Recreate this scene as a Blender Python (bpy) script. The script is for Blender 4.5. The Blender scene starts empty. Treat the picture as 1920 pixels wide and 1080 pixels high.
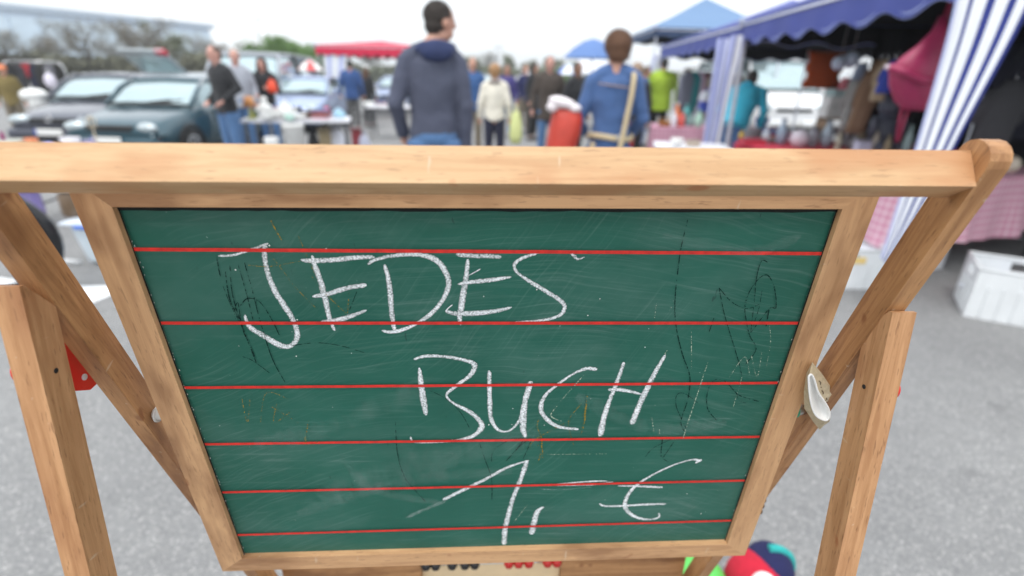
import bpy, bmesh, math, random
from math import sin, cos, tan, pi, radians, atan, sqrt
from mathutils import Vector as V, Matrix, Quaternion, noise as mnoise
random.seed(7)
sc = bpy.context.scene
col = sc.collection

# ------------------------------------------------------------------ camera
FPX, HCAM = 980.0, 1.42
RHO = radians(1.25)
PITCH = atan(398*cos(RHO)/FPX)
_br = V((1, 0, 0)); _bu = V((0, sin(PITCH), cos(PITCH))); CF = V((0, cos(PITCH), -sin(PITCH)))
CR = _br*cos(RHO) + _bu*sin(RHO)
CU = _br*(-sin(RHO)) + _bu*cos(RHO)
CC = V((0, 0, HCAM))
cam_d = bpy.data.cameras.new('camera'); cam = bpy.data.objects.new('camera', cam_d); col.objects.link(cam)
cam.matrix_world = Matrix(((CR.x, CU.x, -CF.x, CC.x), (CR.y, CU.y, -CF.y, CC.y), (CR.z, CU.z, -CF.z, CC.z), (0, 0, 0, 1)))
cam_d.sensor_width = 36.0; cam_d.lens = FPX/1920*36; cam_d.clip_start = 0.02; cam_d.clip_end = 1500
cam_d.dof.use_dof = True; cam_d.dof.focus_distance = 0.50; cam_d.dof.aperture_fstop = 2.8
sc.camera = cam

# ------------------------------------------------------------------ world, sun, exposure
SUN_EL, SUN_AZ = radians(64), radians(205)      # sun behind the camera's left shoulder, veiled by cloud
w = bpy.data.worlds.new('World'); sc.world = w; w.use_nodes = True
nt = w.node_tree; nt.nodes.clear()
o = nt.nodes.new('ShaderNodeOutputWorld'); bg = nt.nodes.new('ShaderNodeBackground'); bg.inputs[1].default_value = 0.125
sky = nt.nodes.new('ShaderNodeTexSky'); sky.sky_type = 'NISHITA'; sky.sun_disc = False
sky.sun_elevation = SUN_EL; sky.sun_rotation = SUN_AZ; sky.air_density = 1.0; sky.dust_density = 2.5; sky.ozone_density = 1.0
tc = nt.nodes.new('ShaderNodeTexCoord'); nz = nt.nodes.new('ShaderNodeTexNoise')
nz.inputs['Scale'].default_value = 2.2; nz.inputs['Detail'].default_value = 5
mp = nt.nodes.new('ShaderNodeMapping'); mp.inputs['Scale'].default_value = (1, 1, 3)
rp = nt.nodes.new('ShaderNodeValToRGB')
rp.color_ramp.elements[0].position = .3; rp.color_ramp.elements[0].color = (7.4, 7.9, 8.3, 1)
rp.color_ramp.elements[1].position = .75; rp.color_ramp.elements[1].color = (9.6, 9.8, 9.9, 1)
mx = nt.nodes.new('ShaderNodeMix'); mx.data_type = 'RGBA'; mx.inputs['Factor'].default_value = 0.88
nt.links.new(tc.outputs['Generated'], mp.inputs[0]); nt.links.new(mp.outputs[0], nz.inputs['Vector'])
nt.links.new(nz.outputs['Fac'], rp.inputs[0]); nt.links.new(sky.outputs[0], mx.inputs[6]); nt.links.new(rp.outputs[0], mx.inputs[7])
# overcast sky: brighter overhead than at the horizon (about 1 : 2)
sp = nt.nodes.new('ShaderNodeSeparateXYZ'); nt.links.new(tc.outputs['Generated'], sp.inputs[0])
gr = nt.nodes.new('ShaderNodeMapRange'); gr.inputs['From Min'].default_value = 0; gr.inputs['From Max'].default_value = 1; gr.inputs['To Min'].default_value = .86; gr.inputs['To Max'].default_value = 1.45
nt.links.new(sp.outputs[2], gr.inputs[0])
vm_ = nt.nodes.new('ShaderNodeVectorMath'); vm_.operation = 'SCALE'; nt.links.new(mx.outputs[2], vm_.inputs[0]); nt.links.new(gr.outputs[0], vm_.inputs['Scale'])
nt.links.new(vm_.outputs[0], bg.inputs[0]); nt.links.new(bg.outputs[0], o.inputs[0])
sl = bpy.data.lights.new('sun', 'SUN'); sl.energy = 1.15; sl.angle = radians(22); sl.color = (1, .97, .93)
so = bpy.data.objects.new('sun', sl); col.objects.link(so); so.location = (0, 0, 30)
sd = V((sin(SUN_AZ)*cos(SUN_EL), cos(SUN_AZ)*cos(SUN_EL), sin(SUN_EL)))
so.rotation_euler = sd.to_track_quat('Z', 'Y').to_euler()
sc.view_settings.view_transform = 'Standard'; sc.view_settings.look = 'None'
sc.view_settings.exposure = 0.46; sc.view_settings.gamma = 1; sc.view_settings.use_curve_mapping = False
sc.render.engine = 'CYCLES'; sc.cycles.max_bounces = 6; sc.cycles.transparent_max_bounces = 16
sc.cycles.use_denoising = True

# ------------------------------------------------------------------ measuring helpers
def ray(x, y): return CR*(x-960) - CU*(y-540) + CF*FPX
def G(x, y, z=0.0):
    d = ray(x, y); return CC + d*((z-HCAM)/d.z)
def W(x, y, dist):
    d = ray(x, y); return CC + d*(dist/d.y)
YAW = radians(3.18); EO = V((-.0191, .43, 0))
EX = V((cos(YAW), sin(YAW), 0)); EY = V((-sin(YAW), cos(YAW), 0))
def toL(p): q = p-EO; return V((q.dot(EX), q.dot(EY), p.z))
def PL(x, y, ax, v):                      # point of a sight line on a plane of the easel's own frame
    d = ray(x, y); D = V((d.dot(EX), d.dot(EY), d.z)); c = toL(CC)
    return c + D*((v-c[ax])/D[ax])

# ------------------------------------------------------------------ materials
MATS = {}
def nodes(name):
    m = bpy.data.materials.new(name); m.use_nodes = True
    t = m.node_tree; b = t.nodes['Principled BSDF']; return m, t, b
def N(t, kind, **kw):
    n = t.nodes.new('ShaderNode'+kind)
    for k, v in kw.items():
        if k in n.inputs: n.inputs[k].default_value = v
        else: setattr(n, k, v)
    return n
def M(name, c, rough=.6, metal=0., var=.10, scale=14., bump=0., spec=.5, sheen=0., alpha=1., trans=0., coat=0.):
    if name in MATS: return MATS[name]
    m, t, b = nodes(name)
    tcn = N(t, 'TexCoord'); n1 = N(t, 'TexNoise', Scale=scale, Detail=5.0, Roughness=.6)
    t.links.new(tcn.outputs['Object'], n1.inputs['Vector'])
    r = N(t, 'ValToRGB'); e = r.color_ramp.elements
    e[0].position = .3; e[1].position = .7
    e[0].color = tuple(max(0, x*(1-var)) for x in c)+(1,); e[1].color = tuple(min(1, x*(1+var)) for x in c)+(1,)
    t.links.new(n1.outputs['Fac'], r.inputs[0]); t.links.new(r.outputs[0], b.inputs['Base Color'])
    b.inputs['Roughness'].default_value = rough; b.inputs['Metallic'].default_value = metal
    b.inputs['Specular IOR Level'].default_value = spec; b.inputs['Sheen Weight'].default_value = sheen
    b.inputs['Alpha'].default_value = alpha; b.inputs['Transmission Weight'].default_value = trans
    if bump:
        bn = N(t, 'Bump', Strength=bump, Distance=.004); n2 = N(t, 'TexNoise', Scale=scale*8, Detail=4.0)
        t.links.new(tcn.outputs['Object'], n2.inputs['Vector'])
        t.links.new(n2.outputs['Fac'], bn.inputs['Height']); t.links.new(bn.outputs[0], b.inputs['Normal'])
    if coat: b.inputs['Coat Weight'].default_value = coat; b.inputs['Coat Roughness'].default_value = .04
    MATS[name] = m; return m

def wood(name, light, dark, stain, fleck=.5):
    m, t, b = nodes(name)
    tcn = N(t, 'TexCoord'); oi = N(t, 'ObjectInfo')
    off = N(t, 'Combine' 'XYZ'); mul = N(t, 'Math', operation='MULTIPLY'); mul.inputs[1].default_value = 7.3
    t.links.new(oi.outputs['Random'], mul.inputs[0])
    for i in range(3): t.links.new(mul.outputs[0], off.inputs[i])
    add = N(t, 'VectorMath', operation='ADD'); t.links.new(tcn.outputs['Object'], add.inputs[0]); t.links.new(off.outputs[0], add.inputs[1])
    def nz(scl, sc3, det=5, rough=.6, dist=0):
        mpn = N(t, 'Mapping'); mpn.inputs['Scale'].default_value = sc3
        t.links.new(add.outputs[0], mpn.inputs[0])
        n = N(t, 'TexNoise', Scale=scl, Detail=det, Roughness=rough, Distortion=dist)
        t.links.new(mpn.outputs[0], n.inputs['Vector']); return n.outputs['Fac']
    def ramp(src, p0, c0, p1, c1):
        r = N(t, 'ValToRGB'); e = r.color_ramp.elements
        e[0].position, e[0].color, e[1].position, e[1].color = p0, tuple(c0)+(1,), p1, tuple(c1)+(1,)
        t.links.new(src, r.inputs[0]); return r.outputs[0]
    def mix(f, a, c, mode='MIX'):
        q = N(t, 'Mix', data_type='RGBA', blend_type=mode)
        if isinstance(f, float): q.inputs[0].default_value = f
        else: t.links.new(f, q.inputs[0])
        for s, i in ((a, 6), (c, 7)):
            if isinstance(s, tuple): q.inputs[i].default_value = s
            else: t.links.new(s, q.inputs[i])
        return q.outputs[2]
    base = ramp(nz(95, (.06, 1, 1), 6, .65, .8), .38, dark, .60, light)         # long grain
    blot = ramp(nz(22, (.35, 1, 1), 3), .50, (0, 0, 0), .68, (.75, .75, .75))  # handled, stained patches
    c1 = mix(blot, base, tuple(stain)+(1,))
    fl = ramp(nz(420, (.14, 1, 1), 2), .60, (0, 0, 0), .70, (fleck,)*3)        # pores
    c2 = mix(fl, c1, (dark[0]*.45, dark[1]*.4, dark[2]*.36, 1))
    dirt = ramp(nz(9, (.6, 1, 1), 6, .7), .60, (0, 0, 0), .80, (.55,)*3)
    c3 = mix(dirt, c2, (dark[0]*.5, dark[1]*.46, dark[2]*.42, 1))
    sc_ = ramp(nz(150, (.9, .16, .9), 2), .71, (0, 0, 0), .76, (.4,)*3)         # pale nicks across the grain
    c4 = mix(sc_, c3, (.62, .52, .40, 1))
    # a knot-like orange fleck here and there
    kn = ramp(nz(38, (.8, 1, 1), 1), .72, (0, 0, 0), .77, (.6,)*3)
    c5 = mix(kn, c4, (stain[0]*.95, stain[1]*.62, stain[2]*.42, 1))
    t.links.new(c5, b.inputs['Base Color'])
    rr = N(t, 'MapRange'); rr.inputs['To Min'].default_value = .38; rr.inputs['To Max'].default_value = .7
    t.links.new(nz(30, (.3, 1, 1)), rr.inputs[0]); t.links.new(rr.outputs[0], b.inputs['Roughness'])
    bn = N(t, 'Bump', Strength=.35, Distance=.0006); t.links.new(nz(300, (.10, 1, 1), 4), bn.inputs['Height'])
    t.links.new(bn.outputs[0], b.inputs['Normal'])
    MATS[name] = m; return m

WOOD_RAIL = wood('beech_rail', (.60, .385, .205), (.50, .295, .145), (.47, .22, .095), .35)
WOOD_FRAME = wood('beech_frame', (.61, .362, .185), (.49, .275, .135), (.26, .125, .055), .45)
WOOD_ARM = wood('beech_arm', (.48, .25, .105), (.31, .145, .055), (.17, .066, .022), .6)
WOOD_LEG = wood('beech_leg', (.53, .285, .135), (.38, .185, .078), (.30, .125, .05), .55)

# ------------------------------------------------------------------ mesh helpers
def finish(bm, name, mat, parent=None, smooth=False, loc=None, rot=None, mats=None, recalc=True):
    if recalc: bmesh.ops.recalc_face_normals(bm, faces=bm.faces)
    me = bpy.data.meshes.new(name); bm.to_mesh(me); bm.free()
    for mm in (mats or [mat]): me.materials.append(mm)
    if smooth: me.shade_smooth()
    ob = bpy.data.objects.new(name, me); col.objects.link(ob)
    if parent: ob.parent = parent
    if loc is not None: ob.location = loc
    if rot is not None: ob.rotation_euler = rot
    return ob
def tag(ob, label=None, cat=None, group=None, kind=None):
    if label: ob['label'] = label
    if cat: ob['category'] = cat
    if group: ob['group'] = group
    if kind: ob['kind'] = kind
    return ob
def thing(name, label, cat, loc=(0, 0, 0), rz=0., group=None):
    e = bpy.data.objects.new(name, None); col.objects.link(e); e.location = loc; e.rotation_euler = (0, 0, rz)
    e.empty_display_size = .1
    return tag(e, label, cat, group)
def copy_tree(o, parent=None):
    c = o.copy(); col.objects.link(c); c.parent = parent
    for ch in list(o.children): copy_tree(ch, c)
    return c
def box(bm, c, s, rz=0., bev=0., mi=0, taper=1.0):
    vs = []
    R = Matrix.Rotation(rz, 3, 'Z')
    for k in (-1, 1):
        tp = taper if k < 0 else 1.0
        for i, j in ((-1, -1), (1, -1), (1, 1), (-1, 1)):
            vs.append(bm.verts.new(V(c)+R @ V((i*s[0]/2*tp, j*s[1]/2*tp, k*s[2]/2))))
    fs = [bm.faces.new([vs[q] for q in f]) for f in ((3, 2, 1, 0), (4, 5, 6, 7), (0, 1, 5, 4), (1, 2, 6, 5), (2, 3, 7, 6), (3, 0, 4, 7))]
    for f in fs: f.material_index = mi
    if bev:
        es = set(e for f in fs for e in f.edges)
        bmesh.ops.bevel(bm, geom=list(es), offset=bev, segments=2, affect='EDGES', profile=.5)
def tube(bm, pts, radii, seg=8, mi=0, flat=(1, 1), cap=True, closed=False):
    pts = [V(p) for p in pts]
    if not isinstance(radii, (list, tuple)): radii = [radii]*len(pts)
    rings = []; n = len(pts); up = None
    for i, p in enumerate(pts):
        if closed: d = pts[(i+1) % n]-pts[i-1]
        else: d = pts[min(i+1, n-1)]-pts[max(i-1, 0)]
        d = d.normalized() if d.length > 1e-9 else V((0, 0, 1))
        if up is None:
            up = V((0, 0, 1)) if abs(d.z) < .9 else V((0, 1, 0))
        a = d.cross(up)
        if a.length < 1e-4: a = d.cross(V((1, 0, 0)))
        a.normalize(); b = a.cross(d).normalized(); up = b
        rings.append([bm.verts.new(p + a*cos(2*pi*k/seg)*radii[i]*flat[0] + b*sin(2*pi*k/seg)*radii[i]*flat[1]) for k in range(seg)])
    m = n if closed else n-1
    for i in range(m):
        r0, r1 = rings[i], rings[(i+1) % n]
        for k in range(seg):
            f = bm.faces.new((r0[k], r0[(k+1) % seg], r1[(k+1) % seg], r1[k])); f.material_index = mi; f.smooth = True
    if cap and not closed:
        f = bm.faces.new(rings[0][::-1]); f.material_index = mi; f = bm.faces.new(rings[-1]); f.material_index = mi
def lathe(bm, prof, seg=16, c=(0, 0, 0), sx=1., sy=1., mi=0, capt=True, capb=True):
    rings = []
    for r, z in prof:
        rings.append([bm.verts.new((c[0]+max(r, 1e-4)*cos(2*pi*k/seg)*sx, c[1]+max(r, 1e-4)*sin(2*pi*k/seg)*sy, c[2]+z)) for k in range(seg)])
    for a, b in zip(rings, rings[1:]):
        for k in range(seg):
            f = bm.faces.new((a[k], a[(k+1) % seg], b[(k+1) % seg], b[k])); f.material_index = mi; f.smooth = True
    if capb: bm.faces.new(rings[0][::-1]).material_index = mi
    if capt: bm.faces.new(rings[-1]).material_index = mi
def ell(bm, c, r, seg=14, ring=9, mat=None, mi=0):
    c = V(c); rings = []
    for i in range(1, ring):
        ph = pi*i/ring
        row = []
        for k in range(seg):
            p = V((sin(ph)*cos(2*pi*k/seg)*r[0], sin(ph)*sin(2*pi*k/seg)*r[1], cos(ph)*r[2]))
            if mat: p = mat @ p
            row.append(bm.verts.new(c+p))
        rings.append(row)
    tp = V((0, 0, r[2])); bt = V((0, 0, -r[2]))
    if mat: tp = mat @ tp; bt = mat @ bt
    tp = bm.verts.new(c+tp); bt = bm.verts.new(c+bt)
    for a, b in zip(rings, rings[1:]):
        for k in range(seg):
            f = bm.faces.new((a[k], b[k], b[(k+1) % seg], a[(k+1) % seg])); f.smooth = True; f.material_index = mi
    for k in range(seg):
        f = bm.faces.new((tp, rings[0][k], rings[0][(k+1) % seg])); f.smooth = True; f.material_index = mi
        f = bm.faces.new((bt, rings[-1][(k+1) % seg], rings[-1][k])); f.smooth = True; f.material_index = mi
def prism(bm, poly, z0, z1, bev=0., mi=0):                # polygon in XY extruded along Z
    a = [bm.verts.new((p[0], p[1], z0)) for p in poly]; b = [bm.verts.new((p[0], p[1], z1)) for p in poly]
    fs = [bm.faces.new(a[::-1]), bm.faces.new(b)]
    n = len(poly)
    for i in range(n): fs.append(bm.faces.new((a[i], a[(i+1) % n], b[(i+1) % n], b[i])))
    for f in fs: f.material_index = mi
    if bev:
        es = [e for e in set(e for f in fs for e in f.edges) if e.calc_face_angle(0) > .35]
        bmesh.ops.bevel(bm, geom=es, offset=bev, segments=2, affect='EDGES', profile=.6)
def frame_mat(origin, xd, yd):
    x = V(xd).normalized(); z = x.cross(V(yd)).normalized(); y = z.cross(x)
    return Matrix(((x.x, y.x, z.x, origin[0]), (x.y, y.y, z.y, origin[1]), (x.z, y.z, z.z, origin[2]), (0, 0, 0, 1)))
def plank(name, parent, poly, th, origin, xd, yd, mat, bev=.0015):
    """a board: polygon in its own XY (X runs along the grain), thickness th about Z"""
    bm = bmesh.new(); prism(bm, poly, -th/2, th/2, bev)
    ob = finish(bm, name, mat, parent); ob.matrix_local = frame_mat(origin, xd, yd)
    return ob
def catmull(pts, n=6):
    P = [pts[0]]+list(pts)+[pts[-1]]; out = []
    for i in range(1, len(P)-2):
        for k in range(n):
            t = k/n; a, b, c, d = P[i-1], P[i], P[i+1], P[i+2]
            out.append(tuple(.5*((2*b[j])+(-a[j]+c[j])*t+(2*a[j]-5*b[j]+4*c[j]-d[j])*t*t+(-a[j]+3*b[j]-3*c[j]+d[j])*t**3) for j in range(len(a))))
    out.append(tuple(pts[-1])); return out
def mesh1(name, mat, fn, parent=None, smooth=False, loc=None, rot=None, mats=None):
    bm = bmesh.new(); fn(bm); return finish(bm, name, mat, parent, smooth, loc, rot, mats)

# ================================================================== SETTING: ground
def asphalt():
    m, t, b = nodes('asphalt')
    tcn = N(t, 'TexCoord')
    def nz(s, d=4, r=.6):
        n = N(t, 'TexNoise', Scale=s, Detail=float(d), Roughness=r); t.links.new(tcn.outputs['Object'], n.inputs['Vector']); return n.outputs['Fac']
    def ramp(src, *st):
        r = N(t, 'ValToRGB'); e = r.color_ramp.elements
        while len(e) < len(st): e.new(.5)
        for i, (p, c) in enumerate(st): e[i].position = p; e[i].color = c+(1,)
        t.links.new(src, r.inputs[0]); return r.outputs[0]
    vo = N(t, 'TexVoronoi', Scale=150.0); t.links.new(tcn.outputs['Object'], vo.inputs['Vector'])
    sep = N(t, 'SeparateColor'); t.links.new(vo.outputs['Color'], sep.inputs[0])
    stones = ramp(sep.outputs[0], (0., (.19, .19, .192)), (.55, (.235, .235, .235)), (.9, (.27, .268, .262)), (.985, (.42, .41, .40)))
    big = ramp(nz(.9, 5), (.3, (.88, .88, .885)), (.7, (1.1, 1.1, 1.095)))
    mid = ramp(nz(9, 5, .7), (.33, (.92, .92, .92)), (.66, (1.04, 1.04, 1.04)))
    fine = ramp(nz(160, 2), (.38, (.85, .85, .86)), (.62, (1.08, 1.08, 1.07)))
    cur = stones
    for s in (big, mid, fine):
        q = N(t, 'Mix', data_type='RGBA', blend_type='MULTIPLY'); q.inputs[0].default_value = 1
        t.links.new(cur, q.inputs[6]); t.links.new(s, q.inputs[7]); cur = q.outputs[2]
    st = ramp(nz(3.1, 3, .5), (.66, (0, 0, 0)), (.72, (.5, .5, .5)))
    q = N(t, 'Mix', data_type='RGBA'); t.links.new(st, q.inputs[0]); t.links.new(cur, q.inputs[6]); q.inputs[7].default_value = (.13, .13, .132, 1)
    t.links.new(q.outputs[2], b.inputs['Base Color']); b.inputs['Roughness'].default_value = .85
    bn = N(t, 'Bump', Strength=.7, Distance=.004); t.links.new(vo.outputs['Distance'], bn.inputs['Height'])
    t.links.new(bn.outputs[0], b.inputs['Normal']); return m
def g(bm):
    n = 24
    xs = [-420+i*840/n for i in range(n+1)]; ys = [-60+i*760/n for i in range(n+1)]
    vv = [[bm.verts.new((x, y, 0)) for x in xs] for y in ys]
    for j in range(n):
        for i in range(n): bm.faces.new((vv[j][i], vv[j][i+1], vv[j+1][i+1], vv[j+1][i]))
tag(mesh1('ground', asphalt(), g), 'light grey worn asphalt of the car park', kind='structure')
PAINT = M('road_paint', (.78, .79, .80), .7, var=.12, scale=60)
def stripe(pts):
    def f(bm): bm.faces.new([bm.verts.new((p.x, p.y, .004)) for p in pts])
    return f
tag(mesh1('parking_line', PAINT, stripe([G(-60, 512), G(100, 537), G(226, 537), G(262, 524), G(262, 532), G(160, 574), G(118, 612), G(-60, 560)])), 'white painted parking bay line', kind='structure')
tag(mesh1('parking_line', PAINT, stripe([V((-9.2, 6.2, 0)), V((-9.08, 6.2, 0)), V((-9.08, 12, 0)), V((-9.2, 12, 0))])), 'white painted line between parking bays', kind='structure')

# ================================================================== THE EASEL
easel = thing('chalkboard_easel', 'wooden folding easel with green chalkboard chalked JEDES BUCH 1,- € in the foreground', 'easel', EO, YAW)
RED = M('red_plastic', (.62, .022, .015), .3, var=.04)
STEEL = M('zinc_steel', (.55, .55, .56), .3, 1.0)
DARKHOLE = M('dark_hole', (.012, .01, .009), .8)

# --- rear legs (long arms that carry the top rail), inner faces at x = +-.345
S = .351; AD = V((0, S, -1)).normalized()                       # direction down the arm
def arm(sgn, top_z):
    th = .0165; c = sgn*(.345+th/2)
    yc = .02-.0158+(1.1793-top_z)*S
    ln = top_z*sqrt(1+S*S); d = .0145
    n = 8
    poly = [(-.010*cos(pi*k/n-pi/2)+.003*0, -d*sin(pi*k/n-pi/2)) for k in range(n+1)]
    poly = [(-abs(p[0])*1.15, p[1]) for p in poly]
    poly += [(ln, -d), (ln, d)] if False else []
    poly = [(0, -d)] + [(-.014*sin(pi*k/n), -d*cos(pi*k/n)) for k in range(1, n)] + [(0, d), (ln, d), (ln, -d)]
    return plank('rear_leg', easel, poly, th, (c, yc, top_z), AD, (0, 1, S), WOOD_ARM, .0022)
armR = arm(1, 1.371); armL = arm(-1, 1.371)
armR['label'] = 'right rear leg with rounded worn top end'
def mkcap(bm):                                                   # pale worn end grain cap on the right arm
    pass
# --- front legs: they cross in front of the rear legs, inner faces flush with them
def fleg(sgn, pa, pb, wx, d, ptop):
    A_, B_ = PL(*pa, 0, sgn*.3453), PL(*pb, 0, sgn*.3453); sl = (A_.y-B_.y)/(A_.z-B_.z); ztop = PL(*ptop, 0, sgn*.3453).z
    yt = A_.y+(ztop-A_.z)*sl; ad = V((0, -sl, -1)).normalized(); ln = ztop*sqrt(1+sl*sl)
    poly = [(0, 0), (0, .004), (.024, d), (ln, d), (ln, 0)]
    return plank('front_leg', easel, poly, wx, (sgn*(.3453+wx/2), yt, ztop), ad, (0, 1, -sl), WOOD_LEG, .0016)
legR = fleg(1, (1674, 586), (1566, 1080), .0216, .0275, (1674, 586))
legL = fleg(-1, (61, 640), (169, 1080), .0210, .0275, (40, 535))
# --- top rail: square bar turned on edge, screwed between the rear legs
r0, r1, r2 = V((0, -.0737, 1.3545)), V((0, -.0599, 1.3776)), V((0, -.0573, 1.3429))
cy = (r1+r2)/2
fd = (r1-r0).normalized(); ud = (r2-r0).normalized(); fl = (r1-r0).length; ul = .024
cen = r0+fd*fl/2+ud*ul/2
bm = bmesh.new(); prism(bm, [(-.3448, -fl/2), (.3448, -fl/2), (.3448, fl/2), (-.3448, fl/2)], -ul/2, ul/2, .0022)
rail = finish(bm, 'top_rail', WOOD_RAIL, easel); rail.matrix_local = frame_mat((0, cen.y, cen.z-.0019), (1, 0, .0055), fd)
# --- writing board, its own frame of reference: x right, y up the board, z out to the writer
BT = V((-.001, .0003, 1.3195)); BROT = radians(.35)
bu = V((cos(BROT), 0, sin(BROT))); bv = V((-.006, .1195, -.993)).normalized()
bz = bu.cross(-bv).normalized(); bv = bz.cross(bu)*-1; bv = -(bz.cross(bu))
BM_ = Matrix(((bu.x, -bv.x, bz.x, BT.x), (bu.y, -bv.y, bz.y, BT.y), (bu.z, -bv.z, bz.z, BT.z), (0, 0, 0, 1)))
BMI = (Matrix.Translation(EO) @ Matrix.Rotation(YAW, 4, 'Z') @ BM_).inverted()
def PB(x, y):                                                    # a sight line on the writing surface
    c = BMI @ CC; d = BMI.to_3x3() @ ray(x, y); q = c+d*(-c.z/d.z)
    return q
BH = .448
def boardmat():
    m, t, b = nodes('green_chalkboard')
    tcn = N(t, 'TexCoord')
    def nz(s, sc3=(1, 1, 1), d=4, r=.6, loc=(0, 0, 0), rot=0, dist=0.):
        mpn = N(t, 'Mapping'); mpn.inputs['Scale'].default_value = sc3; mpn.inputs['Location'].default_value = loc; mpn.inputs['Rotation'].default_value = (0, 0, rot)
        t.links.new(tcn.outputs['Object'], mpn.inputs[0])
        n = N(t, 'TexNoise', Scale=s, Detail=float(d), Roughness=r, Distortion=dist); t.links.new(mpn.outputs[0], n.inputs['Vector']); return n.outputs['Fac']
    def ramp(src, *st):
        r = N(t, 'ValToRGB'); e = r.color_ramp.elements
        while len(e) < len(st): e.new(.5)
        for i, (p, c) in enumerate(st): e[i].position = p; e[i].color = (c, c, c, 1) if isinstance(c, (int, float)) else c+(1,)
        t.links.new(src, r.inputs[0]); return r.outputs[0]
    def mix(f, a, c):
        q = N(t, 'Mix', data_type='RGBA')
        t.links.new(f, q.inputs[0])
        for s, i in ((a, 6), (c, 7)):
            if isinstance(s, tuple): q.inputs[i].default_value = s
            else: t.links.new(s, q.inputs[i])
        return q.outputs[2]
    def math_(op, a, c):
        q = N(t, 'Math', operation=op)
        for i, s in enumerate((a, c)):
            if isinstance(s, (int, float)): q.inputs[i].default_value = s
            else: t.links.new(s, q.inputs[i])
        return q.outputs[0]
    base = ramp(nz(7, d=5), (.3, (.011, .094, .066)), (.7, (.016, .118, .084)))
    # wiped chalk: rings of faint streaks from a sweeping hand
    sep_ = N(t, 'SeparateXYZ'); t.links.new(tcn.outputs['Object'], sep_.inputs[0])
    def arcs(cx, cy, k, kk):
        vs = N(t, 'VectorMath', operation='DISTANCE'); t.links.new(tcn.outputs['Object'], vs.inputs[0]); vs.inputs[1].default_value = (cx, cy, 0)
        wob = math_('MULTIPLY', nz(5, d=2, loc=(k, 0, 0)), .05)
        cmb = N(t, 'CombineXYZ'); t.links.new(math_('MULTIPLY', math_('ADD', vs.outputs['Value'], wob), k), cmb.inputs[0]); t.links.new(math_('MULTIPLY', sep_.outputs[0], kk), cmb.inputs[1])
        n = N(t, 'TexNoise', Scale=1.0, Detail=4.0, Roughness=.65); t.links.new(cmb.outputs[0], n.inputs['Vector']); return n.outputs['Fac']
    streak = math_('ADD', math_('MULTIPLY', ramp(arcs(.05, -.95, 330, 7), (.52, 0), (.80, .20)), ramp(nz(5, d=3), (.40, 0), (.62, 1.))),
                   math_('MULTIPLY', ramp(arcs(-.45, .25, 420, 9), (.54, 0), (.82, .15)), ramp(nz(6, d=3, loc=(4, 4, 0)), (.44, 0), (.62, 1.))))
    st2 = math_('MULTIPLY', ramp(nz(190, (.07, 1, 1), 3, rot=-.22, dist=.4), (.55, 0), (.78, .13)), ramp(nz(6, loc=(3, 1, 0)), (.4, .15), (.65, 1.)))
    haze = math_('MULTIPLY', ramp(nz(4.2, (1, 1.6, 1), 5, .65, loc=(1, 5, 0)), (.48, 0), (.8, .11)), 1.0)
    tot = math_('ADD', math_('ADD', streak, st2), haze)
    c1 = mix(tot, base, (.42, .52, .50, 1))
    # dark dents and pale specks
    c2 = mix(ramp(nz(120, (1, .35, 1), 2, loc=(5, 5, 0), rot=.2), (.73, 0), (.77, .55)), c1, (.008, .035, .03, 1))
    c3 = mix(ramp(nz(260, d=1, loc=(9, 2, 0)), (.80, 0), (.82, .3)), c2, (.7, .75, .7, 1))
    # grime at the rim
    t.links.new(c3, b.inputs['Base Color'])
    rr = N(t, 'MapRange'); rr.inputs['To Min'].default_value = .42; rr.inputs['To Max'].default_value = .62
    t.links.new(nz(12), rr.inputs[0]); t.links.new(rr.outputs[0], b.inputs['Roughness']); b.inputs['Specular IOR Level'].default_value = .35
    bn = N(t, 'Bump', Strength=.15, Distance=.0003); t.links.new(nz(400, d=2), bn.inputs['Height']); t.links.new(bn.outputs[0], b.inputs['Normal'])
    return m
BOARD = boardmat()
bm = bmesh.new(); box(bm, (0, -BH/2, -.002), (.608, BH+.008, .004))
panel = finish(bm, 'writing_surface', BOARD, easel); panel.matrix_local = BM_; panel['label'] = 'green lined writing surface with chalk text'
# frame around it; front face .0075 proud of the writing surface
FWD, FTH, PR = .0285, .021, .0072
def fr(name, L, origin, xd, yd, wdt, a0=FWD, a1=FWD):
    poly = [(-a0, wdt), (0, 0), (L, 0), (L+a1, wdt)]
    bm = bmesh.new(); prism(bm, poly, 0, FTH, .0011)
    ob = finish(bm, name, WOOD_FRAME, easel)
    ob.matrix_local = BM_ @ frame_mat(origin, xd, yd); return ob
zb = PR-FTH
fr('frame_rail', .600, (.300, 0, PR), (-1, 0, 0), (0, 1, 0), FWD)           # top
fr('frame_rail', .600, (-.300, -BH, PR), (1, 0, 0), (0, -1, 0), .0235)        # bottom
fr('frame_stile', BH, (-.300, 0, PR), (0, -1, 0), (-1, 0, 0), FWD, FWD, .0235)
fr('frame_stile', BH, (.300, -BH, PR), (0, 1, 0), (1, 0, 0), FWD, .0235, FWD)
for o_ in list(easel.children):
    if o_.name.startswith('frame_'):
        # planks are built along +Z of their own axes: turn those whose Z points to the writer
        zz = (BM_.inverted() @ o_.matrix_local).to_3x3() @ V((0, 0, 1))
        off = -FTH if zz.z > 0 else 0.
        for v in o_.data.vertices: v.co.z += off
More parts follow.
